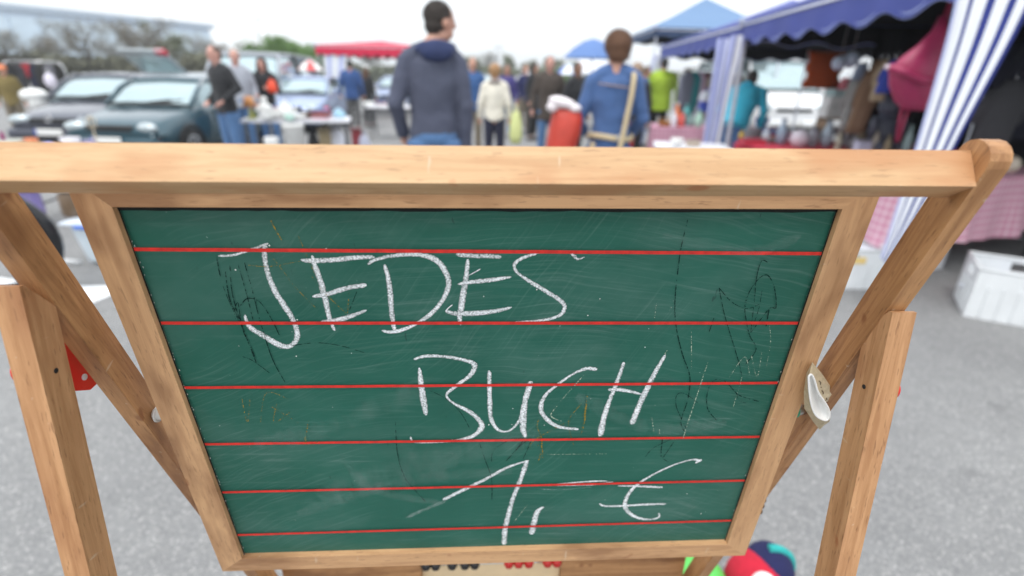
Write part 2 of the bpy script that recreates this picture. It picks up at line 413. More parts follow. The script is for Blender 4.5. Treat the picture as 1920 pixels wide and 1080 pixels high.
# --- ruled lines
LINE = M('red_line_paint', (.62, .022, .014), .6, var=.22, scale=120)
ends = [((255, 466), (1552, 474)), ((302, 604), (1500, 604)), ((342, 725), (1457, 716)), ((381, 831), (1420, 817)), ((414, 921), (1389, 899)), ((443, 1001), (1363, 974))]
ys = [((PB(*a).y+PB(*b).y)/2) for a, b in ends]
slope = sum((PB(*b).y-PB(*a).y) for a, b in ends)/6
for a, b in ends:
    def f(bm, a=a, b=b):
        pa, pb = PB(*a), PB(*b); h = .00165
        pa.x, pb.x = -.2998, .2998
        n = 24; up = []; dn = []
        for i in range(n+1):
            t_ = i/n; p = pa.lerp(pb, t_); jig = .00012*sin(i*2.3+a[1])
            up.append((p.x, p.y+h+jig)); dn.append((p.x, p.y-h+jig*.6))
        a_ = [bm.verts.new((x, y, .0017)) for x, y in up]; c_ = [bm.verts.new((x, y, .0017)) for x, y in dn]
        for i in range(n): bm.faces.new((c_[i], c_[i+1], a_[i+1], a_[i]))
    mesh1('ruled_line', LINE, f, panel, False)
GAP_SHADE = M('dark_gap_shade', (.006, .007, .006), .9); CHIP = M('chipped_paint', (.55, .58, .56), .8)
for x0, y0, x1, y1 in ((-.3, -.0022, .3, -.0022), (-.2992, -BH, -.2992, 0), (.2992, -BH, .2992, 0)):  # top strip is painted recess shade; side strips are the gap beside the panel
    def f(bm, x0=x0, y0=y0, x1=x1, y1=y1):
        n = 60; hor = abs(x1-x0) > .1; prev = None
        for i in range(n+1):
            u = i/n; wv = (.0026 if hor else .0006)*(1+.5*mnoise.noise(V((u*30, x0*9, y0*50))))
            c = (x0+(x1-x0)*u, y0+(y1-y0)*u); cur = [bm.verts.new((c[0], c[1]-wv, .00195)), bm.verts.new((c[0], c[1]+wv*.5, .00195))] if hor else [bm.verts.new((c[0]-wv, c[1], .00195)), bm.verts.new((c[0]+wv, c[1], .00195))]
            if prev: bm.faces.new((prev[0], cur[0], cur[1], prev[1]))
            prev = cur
    mesh1('edge_gap_shade', GAP_SHADE, f, panel)
for x0, y0, dx, dy in ((-.3, 0, -.0285, .0285), (.3, 0, .0285, .0285), (-.3, -BH, -.0285, -.0235), (.3, -BH, .0285, -.0235)):
    def f(bm, x0=x0, y0=y0, dx=dx, dy=dy):
        l = math.hypot(dx, dy); nx, ny = -dy/l*.00032, dx/l*.00032
        for z in (PR-.0005,):
            bm.faces.new([bm.verts.new((x0+nx, y0+ny, z)), bm.verts.new((x0+dx*.97+nx, y0+dy*.97+ny, z)), bm.verts.new((x0+dx*.97-nx, y0+dy*.97-ny, z)), bm.verts.new((x0-nx, y0-ny, z))])
    ob = mesh1('mitre_gap', GAP_SHADE, f, easel); ob.matrix_local = BM_
def chips(bm):
    R = random.Random(4)
    for k in range(46):
        s_ = R.choice((-1, -1, 1)); y = -BH*R.random()**.8; x = s_*(.2983-abs(R.gauss(0, .0008))); r = R.uniform(.0003, .0008)
        bm.faces.new([bm.verts.new((x+r*.5*cos(q*1.256+k), y+r*1.6*sin(q*1.256+k), .0021)) for q in range(5)])
tag(mesh1('paint_chips', CHIP, chips, panel), kind='stuff')
# --- chalk
def markmat(name, c, scale, lo, edge, soft=.12, grain=(1, 1, 1), amax=1.):
    m, t, b = nodes(name); b.inputs['Base Color'].default_value = c+(1,); b.inputs['Roughness'].default_value = .9; b.inputs['Specular IOR Level'].default_value = .1
    tcn = N(t, 'TexCoord'); uv = N(t, 'UVMap', uv_map='UVMap')
    mpn = N(t, 'Mapping'); mpn.inputs['Scale'].default_value = grain; t.links.new(tcn.outputs['Object'], mpn.inputs[0])
    n = N(t, 'TexNoise', Scale=scale, Detail=3.0, Roughness=.7); t.links.new(mpn.outputs[0], n.inputs['Vector'])
    n2 = N(t, 'TexNoise', Scale=scale*.09, Detail=2.0); t.links.new(mpn.outputs[0], n2.inputs['Vector'])
    s = N(t, 'SeparateXYZ'); t.links.new(uv.outputs[0], s.inputs[0])
    ab = N(t, 'Math', operation='ABSOLUTE'); t.links.new(s.outputs[1], ab.inputs[0])
    pw = N(t, 'Math', operation='POWER'); t.links.new(ab.outputs[0], pw.inputs[0]); pw.inputs[1].default_value = 3.0
    ed = N(t, 'Math', operation='MULTIPLY_ADD'); t.links.new(pw.outputs[0], ed.inputs[0]); ed.inputs[1].default_value = edge; ed.inputs[2].default_value = lo
    ad = N(t, 'Math', operation='MULTIPLY_ADD'); t.links.new(n2.outputs['Fac'], ad.inputs[0]); ad.inputs[1].default_value = -.30; t.links.new(ed.outputs[0], ad.inputs[2])
    sb = N(t, 'Math', operation='SUBTRACT'); t.links.new(n.outputs['Fac'], sb.inputs[0]); t.links.new(ad.outputs[0], sb.inputs[1])
    dv = N(t, 'Math', operation='DIVIDE', use_clamp=True); t.links.new(sb.outputs[0], dv.inputs[0]); dv.inputs[1].default_value = soft
    am = N(t, 'Math', operation='MULTIPLY'); am.inputs[1].default_value = amax; t.links.new(dv.outputs[0], am.inputs[0]); t.links.new(am.outputs[0], b.inputs['Alpha']); return m
CHALK = markmat('white_chalk', (.86, .88, .90), 600, .34, .30, .42)
SCRIB = markmat('black_scribble', (.008, .026, .022), 300, .55, .06, .16)
PALE = markmat('pale_scratch', (.50, .58, .45), 500, .62, .1, .12)
OCHRE = markmat('ochre_crayon', (.30, .20, .02), 420, .60, .2, .14)
SMUDGE = markmat('chalk_smudge', (.70, .76, .76), 60, .42, .5, .6, (1, .30, 1), .075)
SMEAR = markmat('chalk_smear', (.75, .8, .8), 260, .45, .35, .4, (1, .6, 1), .20)
lay = [0]
def ribbon(name, mat, pts, wpx, parent=panel, smooth_n=8, vary=.16, lab=None):
    """pts in photo pixels traced on the writing surface; wpx width in those pixels"""
    q = [PB(*p) for p in pts]
    P = catmull([(p.x, p.y) for p in q], smooth_n) if len(q) > 2 else catmull([(p.x, p.y) for p in (q[0], (q[0]+q[1])/2, q[1])], smooth_n)
    lay[0] += 1; z = .00015+.000022*lay[0]
    n = len(P); bm = bmesh.new(); uvl = bm.loops.layers.uv.new('UVMap'); rows = []
    ws = wpx if isinstance(wpx, (list, tuple)) else [wpx]*2
    for i, p in enumerate(P):
        a = P[max(i-1, 0)]; b = P[min(i+1, n-1)]; dx, dy = b[0]-a[0], b[1]-a[1]; l = math.hypot(dx, dy) or 1
        nx, ny = -dy/l, dx/l
        t_ = i/(n-1)*(len(ws)-1); k = min(int(t_), len(ws)-2); wv = ws[k]+(ws[k+1]-ws[k])*(t_-k)
        depth = (.44+(-p[1])*.48)                                # metres along the lens axis there
        hw = wv*(1.08 if mat is CHALK else 1.)*depth/980/2*(1+vary*mnoise.noise(V((p[0]*90, p[1]*90, lay[0]*3.1))))
        tap = min(1, .45+min(i, n-1-i)*.35)
        hw *= tap
        rows.append([bm.verts.new((p[0]+nx*hw*s, p[1]+ny*hw*s, z)) for s in (-1, 0, 1)])
    for i in range(n-1):
        for k in (0, 1):
            f = bm.faces.new((rows[i][k], rows[i+1][k], rows[i+1][k+1], rows[i][k+1]))
            vv = ((k-1), (k-1), k, k)
            for lp, v_, u_ in zip(f.loops, vv, (i, i+1, i+1, i)): lp[uvl].uv = (u_/n, v_)
    ob = finish(bm, name, mat, parent, recalc=False)
    if lab: ob['label'] = lab
    return ob
def joinobs(obs, name, lab=None):
    if name == 'scribble':
        for o_ in obs: o_.name = 'pen_scratch'
        return
    bm = bmesh.new(); mats = []
    for o_ in obs: bm.from_mesh(o_.data)
    ob = finish(bm, name, obs[0].data.materials[0], panel, recalc=False)
    for o_ in obs:
        me = o_.data; bpy.data.objects.remove(o_); bpy.data.meshes.remove(me)
    if lab: ob['label'] = lab
    return ob
c4 = lambda P: [(380+x/3.692, 430+y/3.692) for x, y in P]
c5 = lambda P: [(820+x/3.692, 430+y/3.692) for x, y in P]
c6 = lambda P: [(740+x/2.7, 640+y/2.7) for x, y in P]
c7 = lambda P: [(1200+x/2.16, 380+y/2.16) for x, y in P]
c8 = lambda P: [(200+x/2.7, 360+y/2.7) for x, y in P]
R_ = lambda P, w_: ribbon('stroke', CHALK, P, w_)
joinobs([R_(c4([(108, 184), (220, 176), (340, 138), (455, 97)]), [4.5, 4.5, 6]),
         R_(c4([(432, 105), (430, 200), (452, 305), (500, 425), (560, 520), (612, 600), (648, 680), (655, 740), (635, 785), (590, 812), (520, 795), (420, 735), (345, 690), (308, 645), (292, 590)]), [9, 10, 11, 11, 10, 10, 9, 13, 13, 9, 4])], 'chalk_letter', 'chalk letter J')
joinobs([R_(c4([(680, 212), (760, 217), (900, 210), (1050, 196), (1190, 190)]), [6, 10, 10, 10, 6]),
         R_(c4([(757, 178), (780, 260), (820, 370), (850, 490), (878, 610), (915, 702)]), [5, 9, 11, 11, 9, 5]),
         R_(c4([(760, 465), (870, 445), (1000, 405), (1135, 383)]), [6, 10, 10, 9]),
         R_(c4([(820, 640), (920, 630), (1030, 598), (1135, 558)]), [7, 10, 9, 5])], 'chalk_letter', 'first chalk letter E')
joinobs([R_(c4([(1258, 240), (1285, 340), (1300, 460), (1310, 580), (1328, 700)]), [7, 9, 10, 10, 7]),
         R_(c4([(1145, 243), (1185, 213), (1300, 185), (1450, 172), (1560, 187), (1640, 232), (1692, 320), (1700, 400), (1660, 490), (1590, 575), (1500, 640), (1400, 688), (1310, 710), (1240, 700)]), [5, 7, 8, 10, 12, 11, 10, 9, 8, 7, 8, 5])], 'chalk_letter', 'chalk letter D')
joinobs([R_(c5([(130, 172), (240, 182), (340, 184), (442, 190)]), [8, 10, 10, 8]),
         R_(c5([(212, 205), (200, 320), (182, 430), (165, 540), (155, 610), (162, 662)]), [8, 9, 12, 12, 9, 4]),
         R_(c5([(140, 378), (250, 362), (380, 348), (512, 328)]), [5, 9, 9, 5]),
         R_(c5([(215, 318), (255, 298), (298, 273)]), [2.2, 2.2]),
         R_(c5([(105, 520), (75, 545), (55, 568)]), [2.4, 3]),
         R_(c5([(58, 568), (150, 582), (300, 576), (420, 560), (515, 537)]), [7, 11, 10, 9, 4])], 'chalk_letter', 'second chalk letter E')
joinobs([R_(c5([(690, 165), (600, 192), (540, 232), (536, 270), (570, 312), (660, 372), (760, 432), (850, 490), (880, 530), (862, 580), (800, 612), (700, 630), (538, 640)]), [5, 7, 8, 6, 6, 8, 9, 9, 8, 7, 6, 5, 5]),
         R_(c5([(690, 165), (790, 149), (900, 158), (965, 190)]), [3, 2, 2, 6]), R_(c5([(930, 172), (970, 205), (1018, 190)]), [5, 6, 2])], 'chalk_letter', 'chalk letter S')
joinobs([R_(c6([(125, 132), (135, 220), (145, 290), (160, 372)]), [6, 11, 13, 8]),
         R_(c6([(97, 90), (160, 73), (260, 76), (360, 95), (405, 120), (380, 172), (300, 232), (263, 272), (300, 312), (380, 355), (430, 400), (440, 435), (400, 475), (320, 498), (200, 508), (100, 507), (80, 480)]), [6, 7, 7, 8, 11, 9, 7, 5, 6, 9, 10, 11, 9, 6, 5, 5, 3])], 'chalk_letter', 'chalk letter B')
joinobs([R_(c6([(478, 146), (480, 230), (482, 330), (490, 395), (520, 443), (560, 455), (600, 437), (635, 390), (650, 340), (668, 270), (690, 200)]), [8, 9, 9, 8, 6, 4, 5, 6, 9, 11, 11]),
         R_(c6([(660, 310), (652, 370), (650, 440), (662, 484)]), [11, 13, 12, 7])], 'chalk_letter', 'chalk letter U')
joinobs([R_(c6([(1024, 141), (970, 136), (900, 165), (820, 220), (760, 275), (740, 340), (770, 392), (830, 430), (930, 443)]), [9, 8, 5, 6, 7, 9, 9, 8, 6])], 'chalk_letter', 'chalk letter C')
joinobs([R_(c6([(1160, 103), (1130, 190), (1090, 290), (1060, 380), (1040, 478)]), [7, 8, 9, 10, 13]),
         R_(c6([(1080, 242), (1160, 245), (1245, 265)]), [7, 8, 5]),
         R_(c6([(1370, 65), (1320, 150), (1270, 250), (1230, 340), (1200, 418)]), [6, 9, 12, 11, 12])], 'chalk_letter', 'chalk letter H')
joinobs([R_(c6([(245, 800), (330, 758), (450, 700), (570, 636), (680, 600)]), [9, 8, 7, 6, 4]),
         R_(c6([(670, 600), (640, 690), (600, 790), (572, 890), (557, 960), (555, 1026)]), [10, 9, 9, 9, 11, 10])], 'chalk_numeral', 'chalk numeral 1')
joinobs([R_(c6([(755, 835), (722, 860), (705, 915), (693, 974)]), [4, 10, 11, 12])], 'chalk_comma')
joinobs([R_(c6([(812, 722), (900, 713), (1000, 706), (1078, 704)]), [4, 4, 4, 3]), R_(c6([(812, 726), (900, 724), (1000, 722), (1106, 708)]), [4, 5, 5, 3])], 'chalk_dash')
joinobs([R_(c6([(1550, 604), (1505, 596), (1420, 620), (1320, 665), (1230, 720), (1180, 775), (1165, 830), (1190, 868), (1240, 893), (1300, 898), (1336, 886), (1335, 866)]), [7, 4, 4, 5, 6, 8, 9, 8, 7, 5, 5, 3]),
         R_(c6([(1520, 612), (1535, 606), (1553, 596)]), [5, 6]),
         R_(c6([(1130, 728), (1220, 730), (1355, 736)]), [2.5, 5, 7]), R_(c6([(1035, 818), (1062, 830), (1150, 830), (1280, 822), (1373, 820)]), [4, 5, 5, 6, 5])], 'chalk_euro_sign')
SC = lambda P, m_, w_, nm='scribble': ribbon(nm, m_, P, w_, vary=.1)
joinobs([SC(c8(P), SCRIB, w_) for P, w_ in [
    ([(560, 325), (568, 380), (578, 425)], 2.4), ([(603, 400), (625, 540), (680, 662), (762, 868)], 2.2), ([(626, 370), (640, 520), (690, 680), (752, 830)], 2.0),
    ([(668, 366), (712, 520), (744, 650)], 1.6), ([(700, 355), (746, 520), (776, 640), (840, 840), (905, 960)], 1.8), ([(680, 572), (715, 536), (775, 552), (832, 632), (876, 722)], 2.0),
    ([(690, 830), (740, 850), (830, 915)], 1.4), ([(935, 776), (1060, 760), (1180, 774), (1305, 810)], 1.4), ([(1270, 495), (1225, 610)], 1.4), ([(590, 470), (640, 590), (700, 700)], 1.3),
    ([(655, 640), (650, 600), (668, 560), (690, 690), (745, 820)], 1.4)]], 'scribble', 'black pen scribble around the letter J')
joinobs([SC(c7(P), SCRIB, w_) for P, w_ in [
    ([(192, 65), (165, 180), (150, 290), (140, 400), (145, 500), (170, 610), (200, 700), (193, 790), (165, 880), (176, 922)], 2.0),
    ([(318, 342), (340, 450), (370, 550), (400, 650), (410, 700)], 1.6), ([(318, 342), (370, 400), (430, 426), (482, 408)], 1.8), ([(515, 240), (490, 234), (470, 300), (460, 400), (446, 524)], 1.8),
    ([(422, 430), (440, 360), (480, 305), (515, 292), (542, 345), (548, 422), (520, 428), (448, 522)], 2.0), ([(428, 380), (422, 430), (440, 530), (468, 590), (425, 652)], 1.8), ([(520, 430), (508, 498)], 2.6),
    ([(492, 352), (480, 420), (455, 500)], 1.3), ([(308, 878), (272, 830), (272, 762), (300, 715), (345, 722), (390, 770), (430, 788), (480, 802)], 1.8), ([(388, 765), (400, 800), (430, 808)], 1.4),
    ([(236, 810), (180, 770), (148, 775), (145, 820), (170, 880), (185, 910)], 1.3), ([(90, 945), (86, 1030), (135, 965)], 2.0), ([(20, 1025), (60, 985), (160, 940)], 1.3), ([(298, 460), (278, 520)], 1.5), ([(86, 1030), (120, 1050)], 1.4)]], 'scribble', 'black pen loops at the right of the board')
joinobs([SC(c6(P), SCRIB, w_) for P, w_ in [([(5, 400), (15, 560), (50, 680), (110, 755), (158, 808)], 1.6), ([(430, 510), (460, 600), (490, 690), (492, 800)], 1.4), ([(490, 605), (500, 550), (570, 500), (650, 490), (600, 560), (565, 600), (640, 520), (690, 492), (650, 590)], 1.5), ([(180, 245), (250, 280), (330, 350), (380, 435)], 1.2)]], 'scribble', 'dark looping scribble under the letter U')
joinobs([SC(c6(P), OCHRE, w_) for P, w_ in [([(975, 265), (965, 340), (960, 400), (940, 470)], 4.5), ([(728, 392), (722, 430), (745, 500), (728, 600), (700, 620)], 2.6), ([(890, 395), (800, 440), (700, 500), (690, 540), (740, 520), (750, 590)], 2.), ([(945, 310), (880, 400), (905, 520)], 1.6)]], 'scribble', 'ochre crayon marks between the letters U and C')
joinobs([SC(c8(P), OCHRE, w_) for P, w_ in [([(835, 140), (860, 190), (890, 240)], 3.), ([(830, 310), (900, 400), (960, 480), (1085, 605)], 1.6), ([(720, 366), (830, 372), (985, 345)], 1.6), ([(1040, 420), (1100, 500), (1215, 610)], 1.5), ([(1232, 455), (1222, 610)], 1.8), ([(970, 210), (1000, 280), (1060, 420)], 1.5)]], 'scribble', 'ochre crayon marks beside the first E')
joinobs([SC([(x, y) for x, y in P], OCHRE, w_) for P, w_ in [([(455, 745), (465, 790), (470, 745)], 2.), ([(520, 755), (515, 790), (545, 770)], 2.4), ([(570, 835), (580, 785), (575, 830), (600, 825)], 2.4), ([(510, 760), (560, 790)], 1.6), ([(490, 790), (500, 735), (540, 745)], 1.6)]], 'scribble', 'ochre crayon marks at the left below the third line')
joinobs([SC(c7(P), PALE, w_) for P, w_ in [([(272, 642), (230, 770), (190, 890), (172, 950)], 1.7), ([(205, 505), (206, 670)], 1.5), ([(110, 590), (98, 608)], 1.6), ([(64, 405), (56, 470)], 1.4), ([(128, 412), (116, 432)], 1.8), ([(45, 860), (55, 925)], 2.0), ([(75, 905), (78, 930)], 1.6),
    ([(520, 490), (525, 560), (508, 660)], 1.3), ([(445, 600), (470, 700), (490, 600)], 1.3), ([(360, 700), (420, 620), (440, 690)], 1.2), ([(380, 800), (410, 700), (375, 820)], 1.2)]]
    + [SC(c6(P), PALE, w_) for P, w_ in [([(955, 165), (835, 300)], 1.7), ([(672, 820), (600, 910)], 1.6), ([(765, 565), (1070, 562)], 1.3), ([(820, 320), (790, 370), (850, 400)], 2.)]]
    + [SC(c6(P), SMEAR, w_) for P, w_ in [([(60, 885), (160, 840), (262, 798)], 10.), ([(740, 740), (850, 742), (1000, 730)], 3.5)]], 'scribble', 'pale scratches and wiped chalk traces')
for P, w_ in [([(640, 850), (700, 915), (830, 940)], 26), ([(600, 930), (820, 860), (1010, 810)], 80), ([(560, 960), (760, 900), (960, 880)], 38), 
              ([(1080, 740), (1220, 800), (1360, 790)], 40), ([(1240, 440), (1400, 470), (1500, 440)], 30), ([(480, 830), (620, 800), (800, 720)], 60)]:
    ribbon('wiped_smudge', SMUDGE, P, w_, vary=.5)
# crumbs of chalk
def crumbs(bm):
    for k in range(24):
        a = random.choice([(560, 480), (470, 640), (960, 790), (1080, 540), (1300, 640), (1050, 760), (900, 880), (1230, 900), (650, 700)])
        p = PB(a[0]+random.gauss(0, 60), a[1]+random.gauss(0, 45))
        if abs(p.x) > .29 or p.y > -.01 or p.y < -BH+.01: continue
        r = random.uniform(.0003, .0009)
        vs = [bm.verts.new((p.x+r*cos(i*1.256+k)*random.uniform(.5, 1.2), p.y+r*sin(i*1.256+k), .0016)) for i in range(5)]; bm.faces.new(vs)
tag(mesh1('chalk_crumbs', M('chalk_dust', (.8, .8, .76), .9), crumbs, panel), kind='stuff')

# --- hardware
def disc(name, parent, c, r, th, axis, mat, seg=20, label=None):
    bm = bmesh.new(); lathe(bm, [(r*.55, -th/2), (r, -th/2), (r, th/4), (r*.82, th/2), (0.0001, th/2)], seg)
    ob = finish(bm, name, mat, parent, recalc=True); ob.matrix_local = Matrix.Translation(c) @ V(axis).to_track_quat('Z', 'Y').to_matrix().to_4x4()
    if label: ob['label'] = label
    return ob
def plate(sgn, pts, x):
    P = [PL(px_, py_, 0, x) for px_, py_ in pts]
    bm = bmesh.new(); prism(bm, [(p.y, p.z) for p in P], -.0012, .0012, .0005)
    ob = finish(bm, 'hinge_plate', RED, easel); ob.matrix_local = frame_mat((x, 0, 0), (0, 1, 0), (0, 0, 1))
    return ob
hp = plate(-1, [(95, 610), (128, 640), (150, 680), (178, 708), (179, 720), (167, 731), (141, 733), (112, 725), (70, 690)], -.3722)
h = PL(158, 707, 0, -.3708)
disc('rivet_hole', easel, (-.3704, h.y, h.z), .0030, .0016, (1, 0, 0), M('pale_hole', (.6, .6, .6), .7))
hr = plate(1, [(1640, 640), (1608, 672), (1600, 700), (1604, 706), (1625, 712), (1650, 700), (1680, 660)], .3722)
for sgn, (px_, py_) in ((1, (1680, 736)), (-1, (30, 703))):
    p = PL(px_, py_, 0, sgn*.370); disc('hinge_cap', easel, (sgn*.3705, p.y+.008, p.z), .0100, .007, (sgn, 0, 0), RED)
for sgn, q in ((1, (1620, 725)), (-1, (105, 695))):
    p = PL(*q, 0, sgn*.3453); disc('screw', easel, (sgn*.3452, p.y, p.z), .0022, .0008, (-sgn, 0, 0), DARKHOLE, 12)
for sgn, q in ((-1, (300, 776)), (1, (1498, 768))):
    p = PL(*q, 0, sgn*.338)
    e = disc('pivot_bolt', easel, (sgn*.337, p.y, p.z), .0062, .0135, (sgn, 0, 0), M('white_nylon', (.62, .62, .60), .4) if sgn < 0 else STEEL)
    disc('washer', e, (0, 0, -.003 if sgn > 0 else .003), .0085, .002, (0, 0, 1), M('white_nylon', (.62, .62, .60), .4) if sgn < 0 else M('green_washer', (.05, .42, .25), .4))
# lower cross panel with the abacus
LB = .40                                                          # local y of the panel
yb = .2275
X_ = lambda px_: PL(px_, 1062, 1, yb).x
for xa, xb in ((-.3445, X_(791)), (X_(1050), .3445)):
    bm = bmesh.new(); box(bm, (0, 0, 0), (xb-xa, .018, .20), bev=.0015)
    ob = finish(bm, 'cross_board', WOOD_ARM, easel); ob.location = ((xa+xb)/2, yb, .57)
xm = (X_(791)+X_(1050))/2; wm = X_(1050)-X_(791)
ab = mesh1('abacus_back', M('abacus_cream', (.74, .56, .34), .6), lambda bm: box(bm, (0, 0, 0), (wm-.001, .008, .20)), easel, loc=(xm, yb+.006, .57)); ab['label'] = 'pale back board of the bead counting frame'
zb_ = PL(840, 1058, 1, yb-.010).z
mesh1('abacus_rod', STEEL, lambda bm: tube(bm, [(-wm/2, 0, 0), (wm/2, 0, 0)], .0015, 8), ab, loc=(0, -.016, zb_-.57))
BB = M('black_bead', (.012, .010, .010), .25, var=.02); RB = M('red_bead', (.45, .015, .012), .25, var=.03)
for px_ in (799, 817, 848, 872, 890, 954, 972, 991, 1026, 1043):
    mesh1('bead', BB if px_ < 900 else RB, lambda bm: lathe(bm, [(.003, -.0085), (.0088, -.005), (.0100, 0), (.0088, .005), (.003, .0085)], 16, mi=0), ab, loc=(PL(px_, 1060, 1, yb-.010).x-xm, -.016, zb_-.57), rot=(0, pi/2, 0))
# hanging chain behind the right stile
ch0 = PL(1452, 880, 1, .086); ch1 = PL(1423, 966, 1, .090)
chn = mesh1('hanging_chain', M('bronze_chain', (.16, .11, .07), .45, .6), lambda bm: [tube(bm, [(.0028*cos(a)*(1 if k % 2 else .3), .0028*cos(a)*(.3 if k % 2 else 1), -.0052*k+.0040*sin(a)) for a in [2*pi*j/10 for j in range(10)]], .0011, 5, closed=True) for k in range(int((ch0-ch1).length/.0052))], easel, True)
chn.location = ch0; chn.rotation_euler = ((ch1-ch0).normalized() @ Matrix.Identity(3)).to_track_quat('-Z', 'Y').to_euler()

# --- squashed paper cup wedged between frame and leg
cup = thing('paper_cup', 'squashed beige paper cup with white rim wedged between board frame and right leg', 'paper cup', (0, 0, 0))
CUPM = M('cup_beige', (.50, .42, .28), .7, var=.12, scale=260); CUPW = M('cup_white', (.82, .82, .80), .5, var=.03)
def toW(p): return EO+EX*p.x+EY*p.y+V((0, 0, p.z))
rim = [(1516, 706), (1521, 702), (1527, 712), (1534, 735), (1545, 752), (1554, 768), (1555, 781), (1549, 788), (1538, 785), (1528, 776), (1521, 757), (1517, 730)]
outl = [(1512, 700), (1523, 679), (1541, 700), (1560, 728), (1559, 740), (1549, 757), (1556, 790), (1546, 797), (1537, 806), (1524, 790), (1508, 765), (1507, 735)]
c0 = toW(PL(1530, 745, 1, .012))
def ring(pts, y): return [toW(PL(a, b, 1, y-.012)) - c0 for a, b in pts]
def cupbody(bm):
    A = [bm.verts.new(p) for p in ring(rim, .010)]; B = [bm.verts.new(p) for p in ring(outl, .020)]; D = [bm.verts.new(p) for p in ring([(x*.6+1530*.4, y*.6+745*.4) for x, y in outl], .034)]
    n = len(A)
    for a, b in ((A, B), (B, D)):
        for i in range(n): bm.faces.new((a[i], a[(i+1) % n], b[(i+1) % n], b[i]))
    bm.faces.new(D)
mesh1('cup_wall', CUPM, cupbody, cup, False)
mesh1('cup_rim', CUPW, lambda bm: tube(bm, [V(p) for p in catmull([tuple(p) for p in ring(rim+rim[:1], .009)], 4)[:-1]], 0.0010, 8, closed=True), cup)
def cupin(bm):
    A = [bm.verts.new(p) for p in ring(rim, .0102)]; B = [bm.verts.new(p) for p in ring([(x*.55+1536*.45, y*.55+755*.45) for x, y in rim], .016)]
    n = len(A); cc = bm.verts.new(ring([(1535, 752)], .019)[0])
    for i in range(n): bm.faces.new((A[i], A[(i+1) % n], B[(i+1) % n], B[i])); bm.faces.new((B[i], B[(i+1) % n], cc))
mesh1('cup_lining', CUPW, cupin, cup, True)
def cuptext(bm):
    S7 = lambda P: [(1200+x/2.16, 380+y/2.16) for x, y in P]
    for st in ([(718, 737), (716, 727), (726, 722), (733, 728), (731, 738)], [(712, 742), (736, 748)], [(726, 745), (724, 754), (730, 759), (739, 760)], [(732, 765), (741, 764), (744, 772), (736, 778), (730, 772), (732, 765)], [(745, 800), (760, 795)], [(750, 812), (764, 806)], [(756, 790), (748, 806)]):
        tube(bm, ring(S7(st), .0128), .00042, 5)
mesh1('cup_print', M('brown_print', (.10, .06, .03), .7), cuptext, cup)
cup.location = c0
# --- toys on the ground below the board
GREEN = M('green_rubber', (.10, .50, .09), .45, var=.05)
p = G(1302, 1098, .09)
tb = thing('toy_ball', 'bright green toy ball on the ground beside the plush toy', 'ball', (p.x, p.y, 0))
mesh1('ball_shell', GREEN, lambda bm: ell(bm, (0, 0, .09), (.09, .09, .09), 28, 18), tb); mesh1('ball_valve', CUPW, lambda bm: ell(bm, (-.066, -.05, .122), (.013, .013, .013)), tb)
p = G(1425, 1092, .1)
pl = thing('plush_toy', 'red, navy and teal plush toy with a white oval patch below the board corner', 'plush toy', (p.x, p.y, 0))
PR_, PN_, PT_, PW_ = M('plush_red', (.50, .012, .035), .95, bump=.6, scale=60), M('plush_navy', (.012, .014, .07), .95, bump=.6, scale=60), M('plush_teal', (.03, .38, .36), .95, bump=.6, scale=60), M('plush_white', (.8, .8, .8), .95, bump=.4, scale=60)
mesh1('toy_body', PR_, lambda bm: ell(bm, (0, 0, .095), (.098, .09, .097), 26, 18), pl)
mesh1('toy_cap', PN_, lambda bm: ell(bm, (.022, .016, .135), (.066, .075, .072), 24, 16, Matrix.Rotation(.3, 3, 'Y')), pl)
mesh1('toy_crest', PT_, lambda bm: tube(bm, [(.022+.069*cos(a), .02, .133+.076*sin(a)) for a in [(-.3+2.0*i/10) for i in range(11)]], .0115, 8), pl)
mesh1('toy_patch', PW_, lambda bm: ell(bm, (-.022, -.052, .150), (.036, .034, .040), 20, 14, Matrix.Rotation(-.25, 3, 'Y')), pl)
for sx_ in (-1, 1): mesh1('toy_foot', PR_, lambda bm: ell(bm, (sx_*.062, -.065, .022), (.035, .045, .022), 16, 10), pl)

# ================================================================== BACKGROUND: buildings, trees
def hall():
    A, B = V((-98, 52, 0)), V((-66.0, 124, 0)); d = (B-A); L = d.length; ang = math.atan2(d.y, d.x)
    t = thing('glass_hall', 'large pale blue hall with a long flat eaves line behind the trees', 'building', A, ang)
    PW = M('pale_blue_cladding', (.55, .66, .78), .35, var=.05, scale=.4); EV = M('grey_eaves', (.40, .48, .57), .5, var=.05)
    mesh1('wall', PW, lambda bm: box(bm, (L/2, 12, 4.7), (L, 24, 9.4)), t)
    mesh1('roof', EV, lambda bm: box(bm, (L/2, 12, 9.85), (L+1.4, 25.4, .9), bev=.05), t)
    PN = M('glass_panel', (.60, .72, .82), .15, .2, var=.06, scale=.3); MUL = M('mullion', (.5, .55, .6), .4)
    n = 20; pm = None
    for i in range(n):
        x0 = (i+.5)*L/n
        o_ = mesh1('glass_panel', PN, lambda bm: box(bm, (0, 0, 0), (L/n*.93, .12, 6.6)), t) if pm is None else bpy.data.objects.new('glass_panel', pm)
        if pm is not None: col.objects.link(o_); o_.parent = t
        pm = o_.data; o_.location = (x0, -.06, 5.2)
hall()

